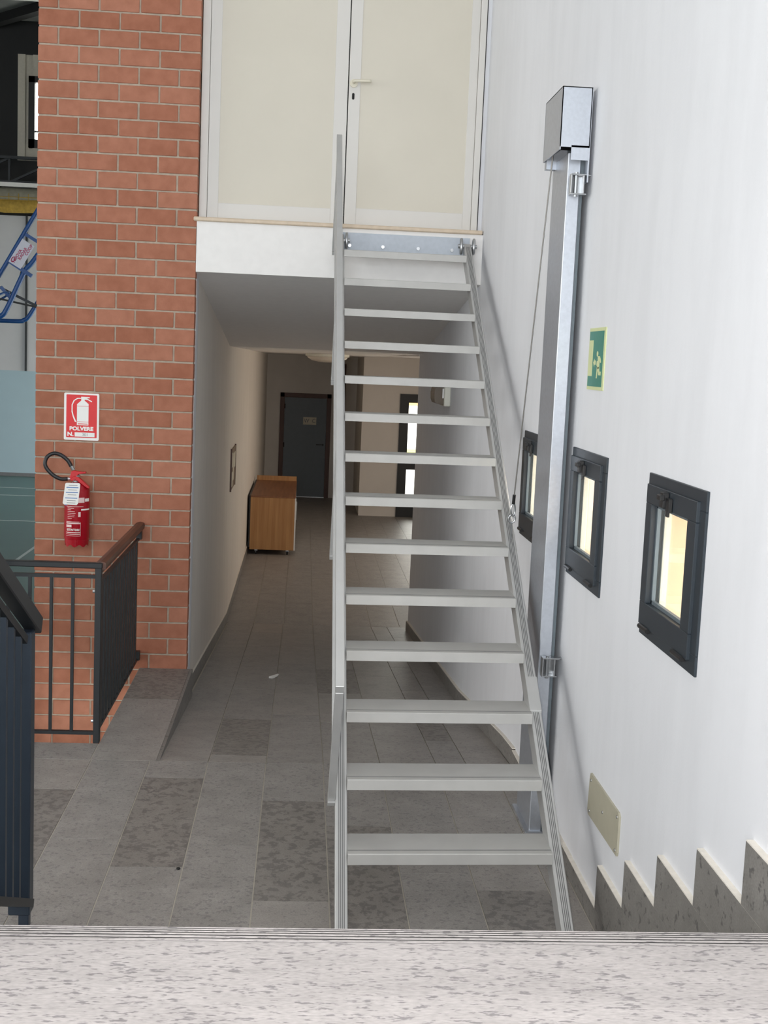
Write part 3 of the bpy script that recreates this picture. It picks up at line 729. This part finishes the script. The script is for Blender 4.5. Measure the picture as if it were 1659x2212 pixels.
for k in range(14):
    y, z = lip(k)
    b = MB()
    prof = [(y, z), (y, z+0.040), (y+0.003, z+0.043), (y+0.200, z+0.043), (y+0.200, z+0.016), (y+0.185, z+0.016), (y+0.185, z+0.032), (y+0.014, z+0.032), (y+0.014, z)]
    b.prism(prof, XL1, XR0, 'x'); b.v = [shx(p) for p in b.v]
    t = b.build('tread', 'alu2', st)
    g = MB()
    for q in (0.030, 0.038): g.box(XL1, XR0, y+q, y+q+0.0018, z+0.0425, z+0.0436)
    g.v = [shx(p) for p in g.v]
    g.build('tread_groove', 'alugroove', t)
# splice sleeve on the right stringer
def onstr(y, off=0.0, shift=0.0):
    yl, zl = lip(13); return (zl+(y-shift-yl)*SLOPE)
b = MB(); ya, yb = 5.03, 5.182; sh = SK*1.05
b.add([(x, yq-0.006*ny_*1, onstr(yq, shift=sh)+dd) for yq in (ya, yb) for x in (XR0-0.002, XR1+0.002) for dd in (0.006, -0.05)],
      [(0,1,3,2),(4,6,7,5),(0,2,6,4),(1,5,7,3),(0,4,5,1),(2,3,7,6)])
b.build('splice_sleeve', 'alu', st, bevel=0.002)
# handrail, mid rail, stanchions
RX0, RX1 = 0.150, 0.180
sb = [(4.655+1.1024*i, 0.4069+0.7953*i) for i in range(4)]
py_, pz_ = -ny_, -nz_
L = 0.6825
def railbar(name, p, q, w=0.03, h=0.03, mat='alu'):
    return MB().bar((0.161, p[0], p[1]), (0.161, q[0], q[1]), w, h, (0, -dz_, dy_)).build(name, mat, st, bevel=0.002)
for i, (y, z) in enumerate(sb):
    a = (y, z); c = (y+py_*(L-0.02), z+pz_*(L-0.02))
    o = MB().bar((0.161, a[0], a[1]), (0.161, c[0], c[1]), 0.030, 0.03, (0, dy_, dz_)).build('stanchion', 'alu', st, bevel=0.002)
    MB().bar((0.161, a[0]-py_*0.022, a[1]-pz_*0.022), (0.161, a[0]-py_*0.002, a[1]-pz_*0.002), 0.030, 0.05, (0, dy_, dz_)).build('foot_bracket', 'alu', o)
top0 = (sb[0][0]+py_*L-dy_*0.015, sb[0][1]+pz_*L-dz_*0.015)
tl = (7.722-top0[0])/dy_
railbar('handrail', top0, (top0[0]+dy_*tl, top0[1]+dz_*tl), 0.032, 0.035)
m0 = (sb[0][0]+py_*0.35, sb[0][1]+pz_*0.35); m1 = (sb[3][0]+py_*0.36, sb[3][1]+pz_*0.36)
railbar('mid_rail', m0, m1, 0.028, 0.028)
# mounting plate and hinges on the slab edge
mp_ = MB().box(0.215, 1.045, PY-0.006, PY-0.0005, 2.785, 2.925).build('mounting_plate', 'galvplate', st)
for xb in (0.262, 0.478, 0.708, 0.929):
    MB().tube([(xb, PY-0.006, 2.842), (xb, PY-0.018, 2.842)], 0.012, 6).build('bolt', 'steel', mp_)
def hinge(xc):
    y0_, z0_ = PY-0.045, 2.868
    pts = [(xc, y0_+0.022*math.cos(a), z0_+0.045*math.sin(a)) for a in [2*PI*i/18 for i in range(18)]]
    o = MB().tube(pts, 0.009, 8, closed=True).build('hinge', 'steel', st, smooth=True)
    MB().tube([(xc-0.02, y0_, z0_), (xc+0.02, y0_, z0_)], 0.014, 10).build('hinge_pin', 'steel', o)
hinge(0.240); hinge(0.985); hinge(1.066)

# ---- steel column with winch cover
ms = thing('winch_column', (1.12, 5.5, 0), 'tall galvanised steel winch column fixed to the white wall', 'column')
MB().prism([(1.094, 5.36), (1.150, 5.36), (1.150, 5.69), (1.094, 5.69)], 0.0, 3.03, 'z').build('guide_channel', 'galv', ms, bevel=0.003)
MB().box(1.150, 1.166, 5.375, 5.68, 0.0, 3.28).build('back_flange', 'anth2', ms)
c = MB(); tt = 0.004
z0, z1 = 3.03, 3.29
c.box(1.042, 1.042+tt, 5.30, 5.67, z0, z1).box(1.042, 1.170, 5.30, 5.30+tt, z0+0.012, z1).box(1.042, 1.170, 5.30, 5.67, z1-tt, z1).box(1.042, 1.170, 5.67-tt, 5.67, z0, z1)
c.box(1.092, 1.166, 5.30, 5.30+tt, 2.99, z0+0.02).box(1.166, 1.172, 5.30, 5.40, 2.9, z1)
c.box(1.05, 1.16, 5.62, 5.665, 2.995, z0+0.005)
c.build('cover_box', 'galv', ms)
MB().tube([(1.05, 5.52, 3.12), (1.16, 5.52, 3.12)], 0.055, 16).build('cable_drum', 'blackframe', ms)
def bracket(zc, open_left):
    r = thing_part('wall_bracket', ms, zc)
def clamp(zc):
    x0, x1, y0 = 1.100, 1.165, 5.352
    b = MB(); h = 0.075
    b.box(x0, x1+0.012, y0-0.045, y0, zc+h/2, zc+h/2+0.006).box(x0, x1+0.004, y0-0.045, y0, zc-h/2-0.006, zc-h/2)
    b.box(x0, x0+0.006, y0-0.045, y0, zc-h/2, zc+h/2).box(x1-0.012, x1-0.006, y0-0.045, y0, zc-h/2, zc+h/2).box(x0, x1, y0-0.004, y0, zc-h/2, zc+h/2)
    o = b.build('wall_bracket', 'steel', ms, bevel=0.001)
    MB().tube([(x0+0.025, y0-0.03, zc-h/2-0.014), (x0+0.025, y0-0.03, zc+h/2+0.014)], 0.008, 8).build('bolt', 'steel', o)
    MB().bar((x1, y0-0.02, zc+h/2), (WX, y0-0.02, zc+h/2+0.004), 0.02, 0.004).build('wall_tab', 'steel', o)
clamp(2.892); clamp(0.785)
MB().box(1.075, 1.168, 5.345, 5.70, 0.0, 0.008).build('base_plate', 'galv', ms)
cb = thing('lifting_cable', (1.06, 6.05, 1.33), 'thin steel cable running from the column top down to the stair', 'cable')
MB().tube([(1.063, 5.55, 3.05), (1.03, 5.868, 1.488)], 0.0032, 6).build('wire', 'cable', cb)
MB().tube([(1.03, 5.866, 1.495), (1.03, 5.876, 1.450)], 0.008, 8).build('ferrule', 'blackframe', cb)
MB().tube([(1.03+0.010*math.cos(a), 5.880+0.004*math.cos(a), 1.422+0.032*math.sin(a)) for a in [2*PI*i/14 for i in range(14)]], 0.0045, 6, closed=True).build('carabiner', 'steel', cb, smooth=True)
zc = onstr(5.885, shift=SK*1.05)
MB().tube([(1.027+0.016*math.cos(a), 5.885, 1.376+0.020*math.sin(a)) for a in [2*PI*i/14 for i in range(14)]], 0.005, 6, closed=True).build('eye_bolt', 'steel', cb, smooth=True)
MB().tube([(1.027, 5.885, 1.357), (1.027, 5.888, zc-0.01)], 0.006, 8).build('bolt_shank', 'steel', cb)

# ---- wall mounted things on the right wall
es = thing('exit_sign', (WX, 5.0, 2.03), 'green emergency exit sign with running figure on the white wall', 'sign')
ex0, ex1, ey0, ey1 = 5.148, 4.870, 2.030, 2.283
def E(u, v, d=0.0): return (WX-0.003-d, ex0+(ex1-ex0)*u, ey1+(ey0-ey1)*v)
def eflat(name, polys, mat, d):
    b = MB()
    for p in polys:
        n = len(p); vs = [E(u, v, d) for u, v in p]+[E(u, v, d-0.001) for u, v in p]
        b.add(vs, [tuple(range(n)), tuple(range(2*n-1, n-1, -1))]+[(i, i+n, (i+1) % n+n, (i+1) % n) for i in range(n)])
    return b.build(name, mat, es)
MB().box(WX-0.004, WX, ex1, ex0, ey0, ey1).build('backing', 'lumi', es)
eflat('green_field', [[(.03, .055), (.91, .055), (.91, .945), (.03, .945)]], 'green', 0.002)
eflat('door_symbol', [[(.03, .20), (.29, .20), (.29, .78), (.03, .78)]], 'lumi', 0.003)
eflat('arrow_symbol', [[(.35, .56), (.42, .50), (.42, .525), (.50, .525), (.50, .595), (.42, .595), (.42, .625)]], 'lumi', 0.003)
eflat('running_figure', [[(.585+.045*math.cos(a), .42+.045*math.sin(a)) for a in [2*PI*i/10 for i in range(10)]],
      [(.62, .455), (.74, .455), (.80, .50), (.83, .56), (.79, .565), (.74, .51), (.73, .62), (.70, .66), (.60, .62), (.57, .60), (.57, .54), (.63, .53)],
      [(.60, .62), (.69, .64), (.64, .72), (.62, .81), (.57, .81), (.59, .70)], [(.64, .64), (.73, .62), (.76, .70), (.84, .70), (.84, .76), (.71, .76)]], 'lumi', 0.003)
cp = thing('cover_plate', (WX, 4.43, 0.36), 'blank cream junction cover plate low on the white wall', 'cover plate')
MB().prism([(4.20, .385), (4.205, .37), (4.65, .36), (4.665, .375), (4.655, .515), (4.645, .53), (4.215, .53), (4.20, .52)], WX-0.008, WX, 'x').build('plate', 'plate', cp)
for y, z in ((4.63, .505), (4.225, .51), (4.225, .385), (4.63, .38), (4.43, .45)): MB().tube([(WX-0.008, y, z), (WX-0.0105, y, z)], 0.006, 8).build('screw', 'steel', cp)
el = thing('emergency_lamp', (WX2, 9.6, 1.78), 'small emergency lamp with smoked cover on the right corridor wall', 'lamp')
MB().box(WX2-0.05, WX2, 9.5, 9.80, 1.778, 1.928).build('lamp_base', 'lampwhite', el, bevel=0.006)
MB().prism([(WX2-0.05, 1.785), (WX2-0.05, 1.922), (WX2-0.12, 1.922), (WX2-0.128, 1.88), (WX2-0.126, 1.83), (WX2-0.115, 1.80)], 9.52, 9.79, 'y').build('lamp_cover', 'smoke', el, bevel=0.003)
MB().box(WX2-0.064, WX2-0.052, 9.505, 9.515, 1.84, 1.915).build('clip', 'white', el)

# ---- things in the corridor
cl = thing('ceiling_lamp', (0.31, 17.5, 2.16), 'round opal lamp on the corridor ceiling', 'lamp')
MB().lathe([(0.31, 0.0), (0.31, -0.035), (0.29, -0.04)], (0.31, 17.5, 2.163), 32).build('lamp_base', 'lampwhite', cl, smooth=False)
MB().lathe([(0.29, -0.035), (0.275, -0.06), (0.22, -0.095), (0.12, -0.115), (0.02, -0.12)], (0.31, 17.5, 2.163), 32).build('lamp_shade', 'opal', cl, smooth=True)
cab = thing('sideboard', (-0.38, 17.5, FZ), 'light oak sideboard on castors along the left corridor wall', 'cabinet')
cx0, cx1, cy0, cy1, cz0, cz1 = -0.68, -0.07, 16.85, 19.05, -0.55, 0.175
MB().box(cx0, cx1, cy0, cy0+0.022, cz0, cz1).build('end_panel', 'cab', cab, bevel=0.002)
MB().box(cx0, cx1, cy1-0.022, cy1, cz0, cz1+0.09).build('end_panel', 'cab', cab, bevel=0.002)
MB().box(cx0, cx1+0.005, cy0-0.006, cy1, cz1, cz1+0.02).build('top_board', 'cabtop', cab, bevel=0.002)
MB().box(cx0, cx1-0.02, cy0+0.022, cy1-0.022, cz0, cz0+0.02).build('bottom_board', 'cab', cab)
for a, b in ((cy0+0.024, (cy0+cy1)/2-0.002), ((cy0+cy1)/2+0.002, cy1-0.024)):
    d_ = MB().box(cx1-0.02, cx1, a, b, cz0+0.002, cz1-0.003).build('door', 'white', cab)
    MB().box(cx1, cx1+0.02, b-0.12, b-0.10, -0.25, -0.11).build('handle', 'steel', d_)
MB().box(cx1-0.004, cx1+0.014, cy0-0.004, cy0+0.024, cz0, cz1).build('edge_strip', 'white', cab)
MB().box(cx0-0.02, cx0, cy0+0.01, cy1, cz0+0.03, cz1+0.02).build('dark_gap_panel', 'blackframe', cab)  # black sheet standing in for the shaded gap between cabinet and wall
for xq in (cx0+0.09, cx1-0.09):
    for yq in (cy0+0.07, cy1-0.07):
        o = MB().tube([(xq-0.012, yq, FZ+0.028), (xq+0.012, yq, FZ+0.028)], 0.028, 12).build('castor', 'blackplastic', cab)
        MB().box(xq-0.02, xq+0.02, yq-0.02, yq+0.02, FZ+0.045, cz0).build('castor_bracket', 'steel', o)
nb_ = thing('notice_panel', (LX, 12.95, 0.7), 'narrow brown framed panel on the left corridor wall', 'panel')
MB().box(LX, LX+0.012, 12.60, 13.33, 0.72, 1.14).build('panel_board', 'notice', nb_)
MB().box(LX, LX+0.016, 12.58, 12.61, 0.71, 1.15).build('frame_edge', 'browndoor', nb_); MB().box(LX, LX+0.016, 13.32, 13.35, 0.71, 1.15).build('frame_edge', 'browndoor', nb_)
for a, b, c_, d_ in ((12.68, 12.82, .95, 1.10), (12.88, 13.0, .80, 1.08), (13.06, 13.25, .92, 1.08), (12.68, 12.82, .75, .90)):
    MB().box(LX+0.012, LX+0.014, a, b, c_, d_).build('sheet', 'paper', nb_)
ps = MB(); yc, zc = 9.03, rampz(9.03)
ps.prism([(-0.19, 9.00), (-0.165, 8.985), (-0.13, 9.05), (-0.115, 9.10), (-0.13, 9.11), (-0.16, 9.06), (-0.19, 9.03)], zc+0.002, zc+0.009, 'z')
tag(ps.build('paper_scrap', 'white'), 'small white scrap of paper lying on the dark ramp', 'scrap')

pb = thing('pebble', (-0.45, 4.89, 0), 'tiny dark pebble on the grey stone floor left of the metal stair', 'pebble')
MB().lathe([(0.004, 0.0), (0.009, 0.003), (0.0085, 0.007), (0.003, 0.0095)], (-0.45, 4.89, 0.0), 7).build('pebble_body', 'blackframe', pb)

# ---- black railing beside the floor opening
rl_ = thing('railing', (-1.05, 6.52, 0), 'black metal railing with wooden handrail in front of the brick pier', 'railing')
RYr = 6.535
MB().box(-1.072, -1.038, RYr-0.02, RYr+0.02, 0, 0.975).build('post', 'black', rl_, bevel=0.003)
MB().box(-2.45, -1.035, RYr-0.022, RYr+0.022, 0.955, 0.985).build('top_rail', 'black', rl_, bevel=0.004)
MB().box(-2.45, -1.072, RYr-0.012, RYr+0.012, 0.90, 0.918).build('upper_bar', 'black', rl_)
MB().box(-2.45, -1.072, RYr-0.012, RYr+0.012, 0.045, 0.063).build('bottom_bar', 'black', rl_)
for i in range(11):
    xb = -1.19-0.1125*i
    MB().box(xb-0.008, xb+0.008, RYr-0.008, RYr+0.008, 0.063, 0.90).build('baluster', 'black', rl_)
MB().box(-2.47, -2.435, RYr-0.02, RYr+0.02, 0, 0.975).build('post', 'black', rl_, bevel=0.003)
ye = PY-0.035
MB().prism([(-1.075, 0.965), (-1.07, 0.985), (-1.045, 0.992), (-1.02, 0.985), (-1.017, 0.965), (-1.02, 0.948), (-1.07, 0.948)], RYr, ye+0.01, 'y').build('wooden_handrail', 'woodrail', rl_)
MB().box(-1.062, -1.050, RYr+0.02, ye, 0.915, 0.940).build('flat_bar', 'woodrail', rl_)
MB().box(-1.066, -1.048, RYr+0.02, ye, 0.87, 0.885).build('upper_bar', 'black', rl_)
MB().box(-1.066, -1.048, RYr+0.02, ye, 0.055, 0.073).build('bottom_bar', 'black', rl_)
for i in range(15):
    yb = RYr+0.10+0.1065*i
    if yb > ye-0.03: break
    MB().box(-1.066, -1.048, yb-0.018, yb+0.018, 0.073, 0.87).build('baluster', 'black', rl_)
for zz in (0.905, 0.09):
    MB().box(-1.07, -1.035, ye-0.012, PY-0.0, zz-0.03, zz+0.03).build('wall_fixing', 'black', rl_)
for zz in (0.83, 0.12): MB().tube([(-1.085, RYr, zz), (-1.068, RYr, zz)], 0.010, 8).build('bolt', 'steel', rl_)

# ---- blue-black railing of the near stairs
sr = thing('stair_railing', (-0.95, 4.3, 0), 'dark blue-black sloping stair railing at the lower left edge', 'railing')
sl_ = 0.475
def hz(y): return 1.115+(4.44-y)*0.535
yr1, yr0 = 4.45, 1.2
MB().bar((-0.945, yr1, hz(yr1)), (-0.945, yr0, hz(yr0)), 0.055, 0.062).build('handrail', 'black', sr, bevel=0.004)
MB().bar((-0.953, 4.318, hz(4.318)-0.095), (-0.953, yr0, hz(yr0)-0.095), 0.024, 0.028).build('second_rail', 'blackframe', sr)
MB().box(-0.975, -0.938, 4.345, 4.385, 0, 0.10).build('foot', 'blue_black', sr, bevel=0.003)
MB().box(-1.010, -0.932, 4.335, 4.40, 0.055, hz(4.39)-0.035).build('newel_post', 'blue_black', sr, bevel=0.004)
MB().bar((-0.965, 4.40, 0.075), (-0.965, yr0, 0.075+(4.40-yr0)*sl_), 0.07, 0.03).build('bottom_rail', 'black', sr)
y = 4.24
while y > yr0:
    b = MB(); z0 = 0.07+(4.40-y)*sl_
    b.box(-0.985, -0.945, y-0.012, y+0.012, z0, hz(y)-0.085)
    b.build('baluster', 'blue_black', sr); y -= 0.105

# ---- fire extinguisher sign
fs = thing('extinguisher_sign', (-1.44, PY, 1.51), 'red and white fire extinguisher sign reading POLVERE on the brick pier', 'sign')
sx0, sx1, sz0, sz1 = -1.553, -1.328, 1.512, 1.818
SY = PY-0.004
def F(u, v, d=0): return (sx0+(sx1-sx0)*u, SY-d, sz1+(sz0-sz1)*v)
def rrect(u0, u1, v0, v1, r=0.03, asp=(sx1-sx0)/(sz1-sz0)):
    out = []
    for cx_, cy_, a0 in ((u1-r, v1-r*asp, 0), (u0+r, v1-r*asp, 90), (u0+r, v0+r*asp, 180), (u1-r, v0+r*asp, 270)):
        for k in range(4):
            a = math.radians(a0+30*k); out.append((cx_+r*math.cos(a), cy_+r*asp*math.sin(a)))
    return out
def sflat(name, polys, mat, d, th=0.0008, parent=fs, fn=F):
    b = MB()
    for p in polys:
        n = len(p); vs = [fn(u, v, d) for u, v in p]+[fn(u, v, d-th) for u, v in p]
        b.add(vs, [tuple(range(n)), tuple(range(2*n-1, n-1, -1))]+[(i, i+n, (i+1) % n+n, (i+1) % n) for i in range(n)])
    return b.build(name, mat, parent)
sflat('backing', [rrect(0, 1, 0, 1, 0.04)], 'white', 0.0, 0.004)
sflat('red_field', [rrect(.065, .94, .035, .945, 0.02)], 'redprint', 0.001)
sflat('extinguisher_symbol', [[(.37, .68), (.37, .235), (.49, .155), (.485, .075), (.73, .078), (.73, .10), (.585, .105), (.585, .155), (.70, .225), (.70, .68)],
      [(.585, .105), (.65, .105), (.80, .165), (.79, .185), (.67, .14), (.585, .135)],
      [(.49, .098), (.38, .10), (.27, .155), (.215, .25), (.215, .40), (.25, .50), (.31, .61), (.37, .615), (.345, .595), (.275, .475), (.245, .38), (.245, .255), (.30, .165), (.39, .122), (.49, .118)]], 'white', 0.002)
sflat('symbol_line', [[(.37, .272), (.70, .272), (.70, .278), (.37, .278)], [(.37, .603), (.70, .603), (.70, .609), (.37, .609)], [(.40, .643), (.68, .645), (.68, .66), (.40, .658)]], 'redprint', 0.0028)
text_mesh('POLVERE', 0.034, 'white', 'lettering', fs, lambda u, v: (sx0+(sx1-sx0)*0.50+u, SY-0.0022, sz1+(sz0-sz1)*0.757+v), 0.0016, 1.12)
text_mesh('N.', 0.036, 'white', 'lettering', fs, lambda u, v: (sx0+(sx1-sx0)*0.19+u, SY-0.0022, sz1+(sz0-sz1)*0.878+v), 0.0016, 1.15)
sflat('number_field', [[(.31, .835), (.88, .835), (.88, .925), (.31, .925)]], 'white', 0.002)
text_mesh('301', 0.026, 'greyp', 'lettering', fs, lambda u, v: (sx0+(sx1-sx0)*0.61+u, SY-0.0032, sz1+(sz0-sz1)*0.88+v), 0.0, 1.0)

# ---- fire extinguisher
ec = (-1.444, 8.045)
R = 0.081
fe = thing('fire_extinguisher', (ec[0], PY, 0.83), 'red fire extinguisher with black hose hung on the brick pier', 'extinguisher')
MB().lathe([(0.045, 0.855), (0.07, 0.862), (R, 0.885), (R, 1.185), (0.078, 1.205), (0.066, 1.228), (0.045, 1.243), (0.024, 1.250), (0.022, 1.262)], (ec[0], ec[1], 0), 40).build('cylinder', 'red', fe, smooth=True)
ft = MB(); n = 48; r_ = []
vs = []; fs_ = []
for j in range(n):
    a = 2*PI*j/n; wv = 0.832 if math.cos(6*a) > 0 else 0.842
    wv = 0.838-0.008*math.cos(8*a)
    vs += [(ec[0]+0.080*math.cos(a), ec[1]+0.080*math.sin(a), 0.895), (ec[0]+0.074*math.cos(a), ec[1]+0.074*math.sin(a), wv)]
for j in range(n): fs_.append((2*j, 2*j+1, (2*j+3) % (2*n), (2*j+2) % (2*n)))
fs_.append(tuple(2*j for j in range(n)))
ft.add(vs, fs_).build('foot_ring', 'red', fe, smooth=False)
MB().box(ec[0]-0.05, ec[0]+0.05, ec[1]+0.05, PY, 1.16, 1.19).build('wall_hook', 'steel', fe)
vz = 1.262
v_ = MB(); v_.lathe([(0.018, 0), (0.018, 0.02), (0.024, 0.022), (0.024, 0.045), (0.012, 0.05)], (ec[0]-0.004, ec[1]-0.02, vz-0.012), 14)
v_.build('valve', 'steel', fe)
lv = MB(); yq = ec[1]-0.03
def plate(pts, y0, y1): lv.prism(pts, y0, y1, 'y')
plate([(-1.488, 1.275), (-1.476, 1.318), (-1.462, 1.326), (-1.405, 1.318), (-1.384, 1.320), (-1.384, 1.310), (-1.43, 1.302), (-1.448, 1.285), (-1.45, 1.268)], yq-0.014, yq+0.014)
lv.build('upper_lever', 'redlever', fe, bevel=0.002)
lv = MB(); plate([(-1.486, 1.268), (-1.455, 1.292), (-1.43, 1.285), (-1.362, 1.225), (-1.360, 1.212), (-1.375, 1.216), (-1.44, 1.262), (-1.47, 1.258)], yq-0.018, yq+0.018)
lv.build('carrying_handle', 'redlever', fe, bevel=0.002)
hp = [(-1.500, 8.01, 1.270), (-1.545, 8.00, 1.270), (-1.600, 8.00, 1.300), (-1.640, 8.00, 1.352), (-1.633, 8.005, 1.402), (-1.595, 8.01, 1.430), (-1.550, 8.01, 1.425), (-1.503, 8.01, 1.392), (-1.478, 8.01, 1.352)]
MB().tube(smooth_path(hp, 7), 0.0125, 12).build('hose', 'rubber', fe, smooth=True)
MB().tube([(-1.505, 8.01, 1.270), (-1.480, 8.015, 1.272)], 0.0105, 12).build('hose_coupling', 'steel', fe)
MB().tube([(-1.480, 8.01, 1.356), (-1.464, 8.012, 1.330)], 0.0115, 12).build('hose_coupling', 'steel', fe)
def cyl(u, z, d=0.0012): 
    a = u/R; return (ec[0]+(R+d)*math.sin(a), ec[1]-(R+d)*math.cos(a), z)
def cpatch(name, u0, u1, z0, z1, mat, d=0.001):
    b = MB(); n = max(2, int(abs(u1-u0)/0.012)); vs = []
    for i in range(n+1):
        u = u0+(u1-u0)*i/n; vs += [cyl(u, z0, d), cyl(u, z1, d)]
    b.add(vs, [(2*i, 2*i+1, 2*i+3, 2*i+2) for i in range(n)]); return b.build(name, mat, fe)
cpatch('label_print', 0.005, 0.062, 1.122, 1.155, 'pinkp'); cpatch('label_print', 0.066, 0.105, 1.128, 1.148, 'white')
cpatch('label_print', -0.105, -0.06, 1.10, 1.16, 'bluep')
cpatch('label_print', 0.04, 0.11, 1.072, 1.082, 'white')
for i, (a, b) in enumerate(((-.06, .055), (-.05, -.005), (-.05, -.025), (-.05, .0), (-.05, .005), (-.05, .0), (-.05, -.002), (-.05, -.018))):
    cpatch('text_line', a, b, 1.098-0.011*i-0.0028, 1.098-0.011*i, 'pinkp')
cpatch('label_print', 0.022, 0.037, 1.030, 1.062, 'pinkp')
for a, b, z0, z1 in ((-.06, .03, .995, .999), (-.06, .035, .984, .991), (-.06, -.02, .962, .978), (-.06, .035, .915, .918), (-.06, .035, .925, .930), (.036, .038, .905, .995), (-.06, .038, .905, .907)):
    cpatch('text_line', a, b, z0, z1, 'pinkp')
text_mesh('ESTINTORI', 0.019, 'white', 'lettering', fe, lambda u, v: cyl(-0.012+u, 0.945+v, 0.0015), 0.0005, 0.92)
tg = thing_tag = MB()
tq = [(-1.505, 1.243), (-1.497, 1.250), (-1.418, 1.250), (-1.410, 1.243), (-1.423, 1.118), (-1.432, 1.108), (-1.512, 1.110), (-1.520, 1.118)]
tg.prism(tq, ec[1]-R-0.006, ec[1]-R-0.004, 'y'); tgo = tg.build('inspection_tag', 'white', fe)
for zz in (1.218, 1.186, 1.150):
    sh_ = (zz-1.118)*0.11
    MB().box(-1.508+sh_, -1.432+sh_, ec[1]-R-0.0068, ec[1]-R-0.0058, zz, zz+0.005).build('printed_line', 'bluep', tgo)
for zz in (1.233, 1.204, 1.172, 1.134, 1.120):
    sh_ = (zz-1.118)*0.11
    MB().box(-1.495+sh_, -1.44+sh_, ec[1]-R-0.0068, ec[1]-R-0.0058, zz, zz+0.003).build('printed_line', 'greyp', tgo)
MB().tube([(-1.462, 7.962, 1.243), (-1.458, 7.98, 1.262), (-1.45, 8.0, 1.268)], 0.003, 6).build('tag_ring', 'steel', tgo)
